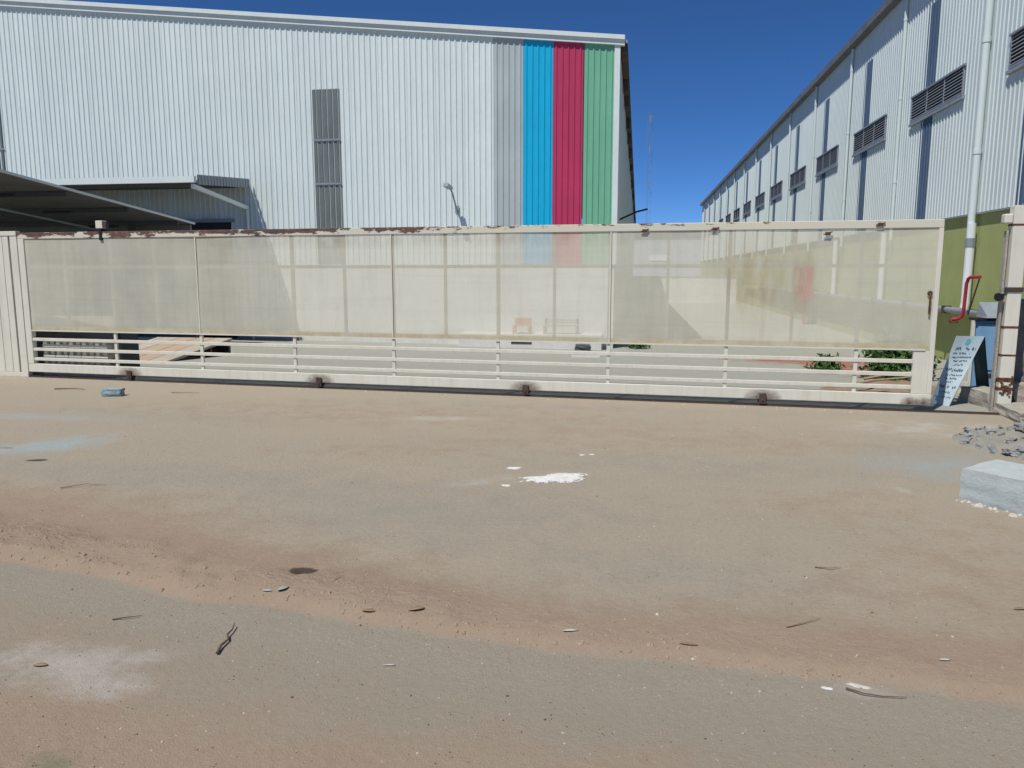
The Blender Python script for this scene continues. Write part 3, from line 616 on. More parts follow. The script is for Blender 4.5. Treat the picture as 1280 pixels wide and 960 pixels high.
mt = thing('radio_mast', 'thin lattice radio mast far beyond the warehouses', 'mast', (2.55, 250, BZ))
h = 51.0; n_ = 17
for a in range(3):
    an = 2*math.pi*a/3+0.3; pa = (0.85*math.cos(an), 0.85*math.sin(an))
    MB().tube([(pa[0], pa[1], 0), (pa[0], pa[1], h)], 0.032, 5).build('leg', M['mast'], mt)
br = MB()
for i in range(n_):
    z0 = h*i/n_; z1 = h*(i+1)/n_
    for a in range(3):
        p = [(0.85*math.cos(2*math.pi*q_/3+0.3), 0.85*math.sin(2*math.pi*q_/3+0.3)) for q_ in (a, (a+1) % 3)]
        br.bar((*p[0], z0), (*p[1], z1), 0.028); br.bar((*p[0], z1), (*p[1], z1), 0.028)
br.build('lattice', M['mast'], mt)
for z in (h-3, h-12, h-23):
    MB().box(-0.15, 0.15, -1.2, -0.9, z, z+2.0).build('antenna', M['mast'], mt)

# ---------------------------------------------------------------- sliding gate
GA = math.atan2(-1.04, 12.94)
gate = thing('sliding_gate', 'long cream sliding gate with perforated upper sheet and rusting top rail', 'gate', (-9.5, 10.72, 0), GA)
L = 13.0; GT = 2.25; SB = 0.745
V = [1.64, 3.14, 4.67, 6.19, 7.69, 9.17, 10.64, 12.15]
for a, b in ((0.05, 3.14), (3.143, 6.19), (6.193, 9.18), (9.183, L-0.05)):
    m = MB(); n1 = 24
    vs = []; fs = []
    for j in range(9):
        for i in range(n1+1):
            x = a+(b-a)*i/n1; z = SB-0.01+(GT-0.092-SB+0.01)*j/8
            vs.append((x, -0.004+0.006*mnoise.noise(Vector((x*1.1, z*1.3, 2.0))), z))
    for j in range(8):
        for i in range(n1): fs.append((j*(n1+1)+i, j*(n1+1)+i+1, (j+1)*(n1+1)+i+1, (j+1)*(n1+1)+i))
    m.add(vs, fs); m.build('perforated_sheet', M['mesh'], gate, smooth=True)
MB().box(0, L, -0.018, 0.062, GT-0.095, GT).build('top_rail', M['rail_rust'], gate, bevel=0.006)
MB().box(0.10, L-0.14, 0.012, 0.058, SB-0.012, SB+0.06).build('sheet_rail', M['ochre'], gate)
MB().box(0.10, L-0.10, -0.016, -0.008, SB-0.014, SB+0.004).build('hem_strip', M['cream'], gate)
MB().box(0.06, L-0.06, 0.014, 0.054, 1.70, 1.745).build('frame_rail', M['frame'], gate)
MB().box(0, L, -0.022, 0.066, 0.085, 0.215).build('bottom_rail', M['cream'], gate, bevel=0.006)
MB().box(0.0, 0.11, -0.021, 0.065, 0.218, GT-0.097).build('end_stile', M['cream'], gate, bevel=0.005)
MB().box(L-0.22, L-0.05, -0.006, 0.060, 0.218, SB-0.016).build('end_stile', M['cream'], gate, bevel=0.004)
MB().box(L-0.05, L, -0.020, 0.064, 0.218, GT-0.097).build('end_stile', M['cream'], gate, bevel=0.004)
for z in (0.268, 0.422, 0.578):
    MB().box(0.112, L-0.222, -0.012, 0.036, z, z+0.045).build('slat', M['cream'], gate, bevel=0.003)
gaps = [(0.216, 0.267), (0.314, 0.421), (0.468, 0.577), (0.624, SB-0.016)]
for s_ in V:
    for za, zb in gaps:
        MB().box(s_-0.022, s_+0.022, -0.002, 0.030, za, zb).build('spacer', M['cream'], gate)
for s_ in V:
    fm = M['rust'] if s_ == 10.64 else M['frame']
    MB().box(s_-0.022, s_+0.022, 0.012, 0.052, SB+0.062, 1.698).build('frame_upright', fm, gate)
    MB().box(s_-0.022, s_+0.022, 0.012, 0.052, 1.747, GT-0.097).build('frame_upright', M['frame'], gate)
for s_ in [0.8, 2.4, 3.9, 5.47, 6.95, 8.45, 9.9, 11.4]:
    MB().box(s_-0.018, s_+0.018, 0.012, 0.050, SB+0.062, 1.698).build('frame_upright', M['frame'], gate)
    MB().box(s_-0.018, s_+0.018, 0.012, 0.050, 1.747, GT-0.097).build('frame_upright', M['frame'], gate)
for s_ in (3.14, 6.19, 9.18):
    MB().box(s_-0.008, s_+0.008, -0.016, -0.010, SB+0.006, GT-0.097).build('seam_strip', M['cream'], gate)
wheel_m = MB()
for kk in range(20):
    pass
wheel = MB()
nW = 20; prof = [(-0.022, 0.052), (-0.022, 0.058), (-0.008, 0.046), (0.008, 0.046), (0.022, 0.058), (0.022, 0.052)]
vs = []; fs = []
for y_, r_ in prof:
    for a in range(nW): vs.append((r_*math.cos(2*math.pi*a/nW), y_, r_*math.sin(2*math.pi*a/nW)))
for i in range(len(prof)-1):
    for a in range(nW): fs.append((i*nW+a, i*nW+(a+1) % nW, (i+1)*nW+(a+1) % nW, (i+1)*nW+a))
fs.append(tuple(range(nW))); fs.append(tuple(range(len(prof)*nW-1, (len(prof)-1)*nW-1, -1)))
wheel.add(vs, fs); wmesh = wheel.mesh('wheel', M['dark_steel'], True)
def rust_fan(seed, w, hgt):
    """thin film of rust and grease, densest at its foot, fading outwards"""
    n = 18; k_ = 7; m = MB(); vs = []; fs = []; fade = []
    for j in range(k_+1):
        for i in range(n+1):
            x = (i/n-0.5)*2*w; z = hgt*j/k_
            vs.append((x, -0.0245, z)); d = math.hypot(x/w, z/hgt*0.9)
            fade.append(max(0.0, 1-d)**0.8)
    for j in range(k_):
        for i in range(n): a = j*(n+1)+i; fs.append((a, a+1, a+n+2, a+n+1))
    me = m.add(vs, fs).mesh('rust_patch', M['stain'])
    at = me.attributes.new('fade', 'FLOAT', 'POINT'); at.data.foreach_set('value', fade)
    return me
for i, s_ in enumerate((1.87, 5.05, 8.08, 11.1)):
    w_ = link(wmesh, 'wheel', gate, (s_, 0.02, 0.079))
    MB().box(-0.042, 0.042, -0.016, 0.0, 0.0, 0.135).build('wheel_fork', M['dark_steel'], gate, (s_, -0.026, 0.025), bevel=0.006)
    link(rust_fan(i, 0.24, 0.125), 'rust_patch', gate, (s_, 0, 0.088))
    MB().tube([(s_, -0.055, 0.079), (s_, 0.07, 0.079)], 0.012, 8).build('axle', M['rust'], gate)
MB().tube([(12.90, -0.030, 1.40), (12.90, -0.05, 1.37), (12.905, -0.03, 1.16)], 0.011, 8).build('pull_rod', M['rust'], gate)
MB().lathe([(0.028, 0), (0.03, 0.006), (0.02, 0.012)], n=12).build('lock_boss', M['dark_steel'], gate, (12.90, -0.023, 1.405), (R(90), 0, 0))
for s_, z in ((10.45, 2.17), (12.32, 2.20), (11.75, 2.10), (9.6, 2.16)):
    MB().box(-0.03, 0.03, -0.034, -0.019, -0.018, 0.018).bar((-0.05, -0.03, -0.01), (0.05, -0.03, 0.02), 0.012).build('cleat', M['rust'], gate, (s_, 0, z))
for s_ in (12.78, 12.93):
    link(rust_fan(int(s_*100), 0.13, 0.09), 'rust_patch', gate, (s_, 0.0, 0.088))
# steel track on the ground
tr = tag(MB().box(-0.9, 14.0, -0.03, 0.07, -0.01, 0.006).box(-0.9, 14.0, 0.008, 0.032, 0.006, 0.022).build('gate_track', M['dark_steel'], None, (-9.5, 10.72, 0), (0, 0, GA)),
         'dark steel ground track under the sliding gate', 'track')
# little box on the gate's top
jb = thing('gate_sensor', 'small cream box with a black bracket on the gate top rail', 'sensor', (-7.97, 10.615, GT), GA)
MB().box(-0.07, 0.05, -0.05, 0.05, 0.045, 0.16).build('box', M['cream_clean'], jb, bevel=0.008)
MB().box(0.055, 0.10, -0.03, 0.03, 0.05, 0.14).build('cable_gland', M['dark_steel'], jb)
MB().box(-0.025, 0.025, -0.045, -0.02, -0.13, 0.043).box(-0.03, 0.04, -0.02, 0.045, 0.002, 0.043).build('bracket', M['black'], jb)

# fixed fence west of the gate
fp = thing('fence_panel', 'cream steel fence panel of upright channels beside the sliding gate', 'fence', (-9.5, 10.72, 0), GA)
MB().box(-4.5, -0.03, 0.055, 0.062, 0.05, 2.24).build('backing_sheet', M['cream_clean'], fp)
MB().box(-4.5, -0.012, -0.03, 0.052, 2.205, 2.275).build('top_rail', M['cream'], fp, bevel=0.004)
MB().box(-4.5, -0.012, -0.03, 0.052, -0.01, 0.07).build('foot_rail', M['cream'], fp, bevel=0.004)
x = -0.015
for i, (w_, gap_) in enumerate([(0.13, 0.035), (0.11, 0.008), (0.15, 0.008), (0.12, 0.008)]*12):
    if x-w_ < -4.45: break
    MB().box(x-w_, x, -0.022, 0.05, 0.073, 2.202).build('channel', M['cream'], fp, bevel=0.004)
    if gap_ > 0.034:
        MB().box(x-w_-gap_+0.002, x-w_-0.002, 0.040, 0.051, 0.08, 2.19).build('brown_slot', M['rust'], fp)  # brown strip darkens the wide gap between channels
    x -= w_+gap_

# east gate post
gp = thing('gate_post', 'cream square steel gate post with rust bands and a guide roller', 'post', (4.305, 9.83, 0), R(-3))
MB().box(-0.075, 0.075, -0.075, 0.075, -0.02, 2.40).build('shaft', M['cream'], gp, bevel=0.008)
MB().box(-0.118, -0.095, -0.02, 0.06, -0.02, 2.12).build('guide_channel', M['concrete'], gp, bevel=0.004)
MB().box(-0.094, -0.077, -0.015, 0.05, 0.4, 0.5).box(-0.094, -0.077, -0.015, 0.05, 1.4, 1.5).build('spacer', M['steel'], gp)
MB().box(-0.165, -0.077, -0.06, 0.06, 2.20, 2.31).build('guide_bracket', M['cream'], gp, bevel=0.015)
for z, hh in ((2.175, 0.022), (1.0, 0.026), (0.675, 0.02), (0.37, 0.05), (0.27, 0.035)):
    MB().box(-0.079, 0.079, -0.079, 0.079, z, z+hh).build('rust_band', M['rust'], gp, bevel=0.003)
MB().box(-0.088, 0.088, -0.088, 0.088, 1.42, 1.475).build('clamp', M['dark_steel'], gp, bevel=0.005)
MB().tube([(-0.15, -0.06, 1.40), (-0.15, -0.06, 1.36), (-0.15, -0.03, 1.36)], 0.05, 10).build('roller', M['black'], gp)
# flaked patch of rust low on the post
m = MB()
for i in range(26):
    x_ = rnd.uniform(-0.06, 0.06); z_ = 0.30+rnd.gauss(0, 0.07); a_ = rnd.uniform(0.006, 0.018)
    m.box(x_-a_, x_+a_, -0.0800-0.0002*i, -0.0755, z_-a_*0.8, z_+a_*0.8)
tag(m.build('rust_flakes', M['rust'], gp), kind='stuff')

# ---------------------------------------------------------------- things beside the gate post
cb = thing('metal_cabinet', 'sky blue metal cabinet with dark crossbar behind the gate post', 'cabinet', (5.13, 11.60, 0.0))
MB().box(-0.60, 0.60, -0.35, -0.20, -0.06, 1.0).build('cabinet_box', M['blue_metal'], cb, bevel=0.01)
MB().box(-0.585, -0.03, -0.362, -0.352, 0.33, 0.96).build('door', M['blue_metal'], cb, bevel=0.004)
MB().box(-0.02, 0.585, -0.362, -0.352, 0.33, 0.96).build('door', M['blue_metal'], cb, bevel=0.004)
MB().box(-0.50, 0.55, -0.370, -0.3515, 0.255, 0.285).build('crossbar', M['dark_steel'], cb)
MB().box(-0.63, 0.63, -0.40, -0.15, 1.003, 1.035).build('lid', M['black'], cb)
MB().hexa([(-0.52,-0.42,1.04),(0.7,-0.42,1.04),(0.7,-0.1,1.04),(-0.52,-0.1,1.04)], [(-0.50,-0.40,1.06),(0.7,-0.40,1.06),(0.7,-0.1,1.24),(-0.50,-0.1,1.24)]).build('roof_sheet', M['steel'], cb)
MB().box(-0.655, -0.615, -0.34, -0.30, -0.06, 1.0).build('stand_leg', M['cream'], cb)

# sandwich board
sb_ = thing('sandwich_board', 'pale blue leaning sandwich board with rows of dark lettering', 'sign', (3.95, 10.4, 0))
B2, B1, T1, T2 = [Vector(p)-Vector((3.95, 10.4, 0)) for p in ((3.71, 10.40, 0.0), (3.84, 10.14, 0.0), (3.93, 10.30, 0.86), (4.27, 10.35, 0.86))]
def bp(s_, t_, off=0.0):
    p = (B2*(1-s_)+B1*s_)*(1-t_)+(T1*(1-s_)+T2*s_)*t_
    du = ((B1-B2)*(1-t_)+(T2-T1)*t_); dv = (T1-B2)*(1-s_)+(T2-B1)*s_
    return p+du.cross(dv).normalized()*off
m = MB(); vs = []; fs = []
for off in (0, -0.012):
    for j in range(13):
        for i in range(5): vs.append(bp(i/4, j/12, off))
for j in range(12):
    for i in range(4):
        a = j*5+i; fs.append((a, a+1, a+6, a+5)); b = 65+a; fs.append((b, b+5, b+6, b+1))
for j in range(12):
    fs.append((j*5, (j+1)*5, 65+(j+1)*5, 65+j*5)); fs.append((j*5+4, 65+j*5+4, 65+(j+1)*5+4, (j+1)*5+4))
for i in range(4):
    fs.append((i, 65+i, 66+i, i+1)); fs.append((60+i, 61+i, 126+i, 125+i))
m.add(vs, fs); m.build('front_leaf', M['sign'], sb_, smooth=True)
def glyph(m, s0, s1, t0, t1, r):
    """one curly letter made of short flat strokes"""
    k_ = r.randint(3, 5); pts = []
    for i in range(k_+1):
        a = r.uniform(0, 6.28)+i*1.7
        pts.append((s0+(s1-s0)*(0.5+0.45*math.cos(a)), t0+(t1-t0)*(0.5+0.45*math.sin(a))))
    w_ = (t1-t0)*0.16
    for (a0, b0), (a1, b1) in zip(pts, pts[1:]):
        d = math.hypot(a1-a0, b1-b0)+1e-6; ox = -(b1-b0)/d*w_; oy = (a1-a0)/d*w_
        q_ = [(a0+ox, b0+oy), (a0-ox, b0-oy), (a1-ox, b1-oy), (a1+ox, b1+oy)]
        m.add([bp(x_, y_, 0.0025+0.0003*i) for x_, y_ in q_], [(0, 1, 2, 3)])
rows = [(0.795, 0.050, 0.12, 0.92, 10), (0.735, 0.030, 0.12, 0.88, 14), (0.680, 0.030, 0.12, 0.90, 14), (0.625, 0.030, 0.25, 0.80, 9), (0.570, 0.030, 0.3, 0.72, 7),
        (0.485, 0.050, 0.12, 0.92, 10), (0.42, 0.028, 0.15, 0.9, 14), (0.37, 0.028, 0.2, 0.8, 10), (0.32, 0.028, 0.35, 0.65, 5), (0.24, 0.048, 0.12, 0.9, 9), (0.17, 0.028, 0.25, 0.75, 8), (0.10, 0.028, 0.12, 0.9, 12)]
for i, (t_, hh, a, b, n1) in enumerate(rows):
    r = random.Random(i); m = MB(); n1 = int(n1)
    for q_ in range(n1):
        if r.random() < 0.1: continue
        glyph(m, a+(b-a)*q_/n1, a+(b-a)*(q_+0.92)/n1, t_, t_+hh, r)
    m.build('text_line', M['ink'], sb_)
m = MB(); r = random.Random(99)
for q_ in range(4): glyph(m, 0.40, 0.58, 0.88, 0.965, r)
m.build('emblem', M['ink_teal'], sb_)
bl = MB().hexa([Vector((0.56, 0.60, 0)), Vector((0.64, 0.43, 0)), Vector((0.655, 0.44, 0)), Vector((0.575, 0.61, 0))],
               [T1.lerp(T2, 0.5)+Vector((0.015, 0.02, -0.01)), T2+Vector((0.012, 0.02, -0.01)), T2+Vector((0.014, 0.035, -0.01)), T1.lerp(T2, 0.5)+Vector((0.015, 0.035, -0.01))])
bl.build('back_leaf', M['teal_shaded'], sb_)

def rock_mesh(seed, sx, sy, sz_, mat, rough_=0.22, sub=2, name='stone', rounding=0.30):
    import bmesh
    bm = bmesh.new(); bmesh.ops.create_cube(bm, size=1.0)
    bmesh.ops.subdivide_edges(bm, edges=bm.edges, cuts=sub, use_grid_fill=True)
    for v_ in bm.verts:
        p = v_.co.copy(); n0 = mnoise.noise_vector(p*2.1+Vector((seed*3.1, seed*1.7, seed)))
        n1 = mnoise.noise_vector(p*5.3+Vector((seed, seed*2.2, 4)))
        q_ = p.lerp(p.normalized()*0.62, rounding)+n0*rough_+n1*rough_*0.3
        v_.co = Vector((q_.x*sx, q_.y*sy, q_.z*sz_))
    zm = min(v_.co.z for v_ in bm.verts)
    for v_ in bm.verts: v_.co.z -= zm
    me = bpy.data.meshes.new(name); bm.to_mesh(me); bm.free(); me.materials.append(mat); return me
for i, (x, y, a, l, w_, h_, lab) in enumerate(((4.24, 10.98, 70, 0.50, 0.26, 0.24, 'grey concrete kerb stone behind the sandwich board'),
                                           (4.33, 10.36, 96, 0.66, 0.28, 0.22, 'worn grey concrete kerb stone between the sandwich board and gate post'),
                                           (4.36, 9.42, 86, 0.80, 0.34, 0.14, 'low broken concrete kerb stone at the foot of the gate post'))):
    o = link(rock_mesh(20+i, l, w_, h_, M['concrete'], 0.07, 6, 'kerb_stone', 0.12), 'kerb_stone', None, (x, y, gz(x, y)-0.03), (0, 0, R(a)))
    tag(o, lab, 'kerb stone')
dm = MB()
pr = []
for i in range(15):
    z = i*0.075; r_ = 0.30-0.012*math.cos(z*2.2) + (0.018 if i % 4 < 2 else -0.012)
    pr.append((r_, z))
tag(dm.lathe(pr, n=28).build('plastic_drum', M['tarp'], None, (4.93, 10.45, 0.28), (0, R(-2), 0), smooth=True), 'dark grey ribbed drum standing on a tan block by the gate post', 'drum')
tag(link(rock_mesh(31, 0.8, 0.6, 0.32, painted('tan_block', (0.40, 0.33, 0.27), None, 0.9, bumpy=0.4), 0.05, 3), 'stone_block', None, (4.95, 10.4, -0.02)), 'tan stone block under the grey drum', 'block')
# pale blue painted block
pb = link(rock_mesh(44, 0.95, 0.50, 0.25, M['pale_blue'], 0.018, 14, 'concrete_block', 0.07), 'concrete_block', None, (0, 0, 0), (0, 0, R(-49)))
for p_ in pb.data.polygons: p_.use_smooth = False
ca, sa = math.cos(R(-49)), math.sin(R(-49))
cx = 2.36+0.47*ca-0.25*sa; cy = 5.9+0.47*sa+0.25*ca
pb.location = (cx, cy, gz(cx, cy)-0.012)
tag(pb, 'pale blue painted concrete block with chipped edges', 'block')
# rubble
stones = [rock_mesh(60+i, 0.17, 0.11, 0.055, M['stone'], 0.34, 1, 'rubble_chunk', 0.05) for i in range(8)]
for i in range(190):
    a = rnd.random()*6.28; r_ = math.sqrt(rnd.random())
    x = 3.72+0.55*r_*math.cos(a); y = 7.92+0.68*r_*math.sin(a)
    sc = rnd.choice((0.28, 0.35, 0.45, 0.6, 0.75))
    o = link(stones[i % 8], 'rubble_chunk', None, (x, y, gz(x, y)+max(0, 0.16*(1-r_)*rnd.random()*1.3)-0.01), (rnd.uniform(-0.5, 0.5), rnd.uniform(-0.5, 0.5), rnd.random()*6.28))
    o.scale = (sc, sc, sc)
    tag(o, 'broken grey chunk in the rubble heap beside the gate post', 'rubble', 'rubble heap beside the gate post')
hm = MB(); vs = []; fs = []; n1 = 26
for j in range(n1+1):
    for i in range(n1+1):
        u, w_ = i/n1*2-1, j/n1*2-1; d = math.hypot(u, w_); x = 3.85+0.8*u; y = 7.92+0.8*w_
        vs.append((x, y, gz(x, y)-0.02+max(0, 1-d*d)*0.15+max(0, 1-d)*0.10*mnoise.noise(Vector((x*6, y*6, 1)))))
for j in range(n1):
    for i in range(n1): a = j*(n1+1)+i; fs.append((a, a+1, a+n1+2, a+n1+1))
tag(hm.add(vs, fs).build('rubble_mound', M['mound'], smooth=True), 'low mound of grey cement dust under the rubble', 'mound', kind='stuff')
tag(MB().box(-0.07, 0.07, -0.015, 0.015, 0, 0.015).build('red_scrap', M['red_pipe'], None, (3.38, 7.48, gz(3.38, 7.48)+0.03), (0, 0.1, 0.3)), 'small red plastic scrap at the edge of the rubble heap', 'scrap')

# ---------------------------------------------------------------- inside the yard, seen under the sheet
bt = thing('parapet_wall', 'low tan parapet with shade painted on its end just behind the gate', 'parapet', (-9.7, 12.0, 0))
MB().box(-1.6, 1.2, -0.5, -0.45, -0.08, 0.92).build('front_wall', M['tan_wall'], bt)
MB().box(1.2, 1.26, -0.5, -0.05, -0.08, 0.92).build('side_wall', M['dark_wall'], bt)  # shade of the east side put into the wall colour
MB().box(-1.6, 1.195, -0.44, -0.05, 0.86, 0.90).build('roof', M['dark_wall'], bt)
jl = thing('block_screen', 'cream openwork block screen seen through the lower gate bars', 'block screen', (-9.33, 10.82, 0), GA)
for j in range(3):
    for i in range(5):
        b = MB(); x = i*0.245; z = 0.10+j*0.165
        b.box(0.0, 0.235, 0, 0.09, 0, 0.085); b.box(0.02, 0.085, 0, 0.09, 0.085, 0.145); b.box(0.0, 0.235, 0, 0.09, 0.145, 0.160); b.box(0.135, 0.20, 0.02, 0.07, 0.086, 0.1445)
        b.build('block', M['cream_clean'], jl, (x, 0, z))
MB().box(-0.02, 1.24, -0.01, 0.11, -0.02, 0.098).build('plinth', M['concrete'], jl)
rm = thing('loading_ramp', 'plank loading ramp propped up in the yard', 'ramp', (-10.3, 14.8, -0.15))
for i in range(6):
    x0 = -1.35+i*0.43
    a = (x0, -1.1, 0.0); b_ = (x0+0.41, 1.5, 0.30)
    MB().hexa([(x0,-1.1,0.02),(x0+0.41,-1.1,0.02),(x0+0.41,1.4,0.26),(x0,1.4,0.26)], [(x0,-1.1,0.07),(x0+0.41,-1.1,0.07),(x0+0.41,1.4,0.31),(x0,1.4,0.31)]).build('plank', M['plank_beige'] if i < 3 else M['plank_orange'] if i < 5 else M['plank_beige'], rm)
MB().box(-1.3, 1.2, 1.25, 1.33, -0.18, 0.23).build('trestle', M['dark_steel'], rm)
MB().box(-1.3, 1.2, 0.5, 0.56, -0.12, 0.16).build('trestle', M['dark_steel'], rm)
# bench, chair, sack and plank by the wall
bn = thing('bench', 'grey bench against the white base wall behind the gate', 'bench', (-2.2, 22.5, -0.15)); bn.scale = (1, 1, 0.55)
MB().box(-0.5, 0.5, -0.2, 0.2, 0.42, 0.47).build('seat', M['bench_wood'], bn)
MB().box(-0.5, 0.5, 0.2, 0.24, 0.55, 0.62).box(-0.5, 0.5, 0.2, 0.24, 0.68, 0.75).build('backrest', M['bench_wood'], bn)
for x in (-0.5, 0.44):
    for y in (-0.2, 0.2): MB().box(x, x+0.06, y, y+0.05, 0, 0.42 if y < 0 else 0.80).build('leg', M['bench_wood'], bn)
ch = thing('chair', 'orange plastic chair beside the grey bench behind the gate', 'chair', (-3.35, 22.5, -0.15)); ch.scale = (1, 1, 0.55)
MB().box(-0.25, 0.25, -0.25, 0.22, 0.42, 0.46).build('seat', M['orange_plastic'], ch)
MB().box(-0.25, 0.25, 0.20, 0.24, 0.47, 0.80).build('backrest', M['orange_plastic'], ch)
for x in (-0.25, 0.20):
    for y in (-0.25, 0.17): MB().box(x, x+0.05, y, y+0.05, 0, 0.418).build('leg', M['orange_plastic'], ch)
tag(link(rock_mesh(77, 0.42, 0.3, 0.17, M['dark_wall'], 0.12, 3), 'sack', None, (-1.5, 21.7, gz(-1.5, 21.7)-0.01)), 'dark lump of sacking by the striped corner of the warehouse', 'sack')
tag(MB().box(-0.34, 0.34, -0.06, 0.06, 0, 0.04).build('board_offcut', M['plaster'], None, (-1.2, 18.35, gz(-1.2, 18.35)), (0, 0, 0.1)), 'short white board offcut lying in the yard', 'board')
def leaf_quads(n, cx, cy, cz, rx_, ry_, rz_, size, r):
    m = MB()
    for i in range(n):
        while True:
            p = Vector((r.uniform(-1, 1), r.uniform(-1, 1), r.uniform(0, 1)))
            if p.length < 1 and p.length > 0.35: break
        k_ = 0.75+0.5*mnoise.noise(p*3.0+Vector((cx, cy, 0)))
        c_ = Vector((cx+p.x*rx_*k_, cy+p.y*ry_*k_, cz+p.z*rz_*k_))
        d = Vector((r.gauss(0, 1), r.gauss(0, 1), r.gauss(0, 1))).normalized(); e = d.cross(Vector((r.gauss(0, 1), r.gauss(0, 1), r.gauss(0, 1)))).normalized()
        s_ = size*r.uniform(0.6, 1.3)
        m.add([c_-d*s_, c_+e*s_*0.4, c_+d*s_, c_-e*s_*0.4], [(0, 1, 2, 3)])
    return m
for i, (x, y, rx_, rz_, n1, lab) in enumerate(((4.50, 14.2, 0.72, 0.95, 4200, 'bushy green shrub behind the east end of the gate'), (3.55, 15.2, 0.35, 0.4, 500, 'small sparse green shrub beside the bushy one'),
                                             (0.05, 23.2, 0.45, 0.3, 400, 'weedy plant in the shade of the warehouse corner'))):
    z0 = gz(x, y); t = thing('shrub', lab, 'shrub', (x, y, z0))
    leaf_quads(n1, 0, 0, 0.03, rx_, rx_*0.7, rz_, 0.055, random.Random(i)).build('foliage', M['hedge'], t)
    st = MB()
    for k_ in range(7): st.tube([(0, 0, -0.03), (rnd.uniform(-.3, .3)*rx_, rnd.uniform(-.3, .3)*rx_, rz_*0.4), (rnd.uniform(-.7, .7)*rx_, rnd.uniform(-.5, .5)*rx_, rz_*0.8)], [0.015, 0.01, 0.004], 5)
    st.build('stems', M['twig'], t)
# soil heap with sticks by the east end of the gate
m = MB(); vs = []; fs = []; n1 = 24
for j in range(n1+1):
    for i in range(n1+1):
        u, w_ = i/n1*2-1, j/n1*2-1; d = math.hypot(u, w_); x = 3.75+1.1*u; y = 12.0+0.6*w_
        vs.append((x, y, gz(x, y)-0.02+max(0, 1-d*d)*0.14+max(0, 1-d)*0.12*mnoise.noise(Vector((x*5, y*5, 7)))))
for j in range(n1):
    for i in range(n1): a = j*(n1+1)+i; fs.append((a, a+1, a+n1+2, a+n1+1))
tag(m.add(vs, fs).build('soil_heap', M['soil'], smooth=True), 'low reddish soil heap behind the east end of the gate', 'soil heap')
for i, (x0, y0, x1, y1, z1, lab) in enumerate(((3.0, 11.5, 4.1, 11.7, 0.20, 'long dry branch lying over the soil heap'), (3.2, 11.45, 4.0, 11.35, 0.10, 'short dry branch at the foot of the soil heap'), (3.4, 12.2, 4.4, 11.9, 0.28, 'dry branch across the top of the soil heap'))):
    c_ = Vector((x0, y0, 0)); e = Vector((x1-x0, y1-y0, z1-0.05))
    tag(MB().tube([(0, 0, 0.05), e*0.35+Vector((0, 0.04, 0.06)), e*0.7+Vector((0, -0.03, 0.05)), e+Vector((0, 0, 0.04))], [0.022, 0.018, 0.013, 0.006], 7).build('dry_branch', M['pale_twig'], None, c_), lab, 'branch')

# ---------------------------------------------------------------- litter on the apron
def flat_blob(cx, cy, rx_, ry_, rot, mat, name, lab, cat, seed, th=0.006, group=None):
    m = MB(); n1 = 40; rings = 5; vs = [(0, 0, th)]; fs = []
    for k_ in range(1, rings+1):
        f = k_/rings
        for i in range(n1):
            a = 2*math.pi*i/n1; w_ = 1+0.55*mnoise.noise(Vector((math.cos(a)*1.6, math.sin(a)*1.6, seed)))+0.3*mnoise.noise(Vector((math.cos(a)*5, math.sin(a)*5, seed+3)))
            x = rx_*f*w_*math.cos(a); y = ry_*f*w_*math.sin(a)
            z = th*(1-f**3)+0.0025*mnoise.noise(Vector((x*30, y*30, seed)))-(0.004 if k_ == rings else 0)
            vs.append((x, y, z))
    for i in range(n1): fs.append((0, 1+i, 1+(i+1) % n1))
    for k_ in range(rings-1):
        for i in range(n1):
            a = 1+k_*n1+i; b = 1+k_*n1+(i+1) % n1; fs.append((a, a+n1, b+n1, b))
    ca, sa = math.cos(rot), math.sin(rot)
    vs = [(x*ca-y*sa, x*sa+y*ca, z+gz(cx+x*ca-y*sa, cy+x*sa+y*ca)) for x, y, z in vs]
    o = m.add(vs, fs).build(name, mat, None, (cx, cy, 0), smooth=True)
    at = o.data.attributes.new('fade', 'FLOAT', 'POINT'); at.data.foreach_set('value', [1.0]+[(1-k_/rings)**0.55 for k_ in range(1, rings+1) for i in range(n1)])
    return tag(o, lab, cat, group)
flat_blob(-0.62, 6.02, 0.34, 0.14, 0.46, M['lime'], 'lime_patch', 'largest white lime patch spilled on the apron', 'lime patch', 3, 0.010)
flat_blob(-1.0, 6.26, 0.085, 0.045, 0.4, M['lime'], 'lime_patch', 'small white lime smear behind the largest lime patch', 'lime patch', 5, 0.006)
flat_blob(-0.98, 5.73, 0.055, 0.03, 0.1, M['lime'], 'lime_patch', 'tiny white lime spot with a reddish edge by the largest patch', 'lime patch', 6, 0.006)
for x, y in ((-0.47, 6.85), (-0.38, 6.88)):
    flat_blob(x, y, 0.035, 0.02, 0, M['lime'], 'lime_patch', 'one of two tiny white lime dots near the gate side of the apron', 'lime patch', int(y*100), 0.005, 'two tiny lime dots')
flat_blob(0.93, 3.125, 0.045, 0.014, -0.35, M['chip'], 'plaster_flake', 'thin pale plaster flakes beside the long dark stick', 'flake', 12, 0.006)
flat_blob(0.80, 3.08, 0.028, 0.012, -0.4, M['lime'], 'plaster_flake', 'small white plaster flake west of the long dark stick', 'flake', 13, 0.006)
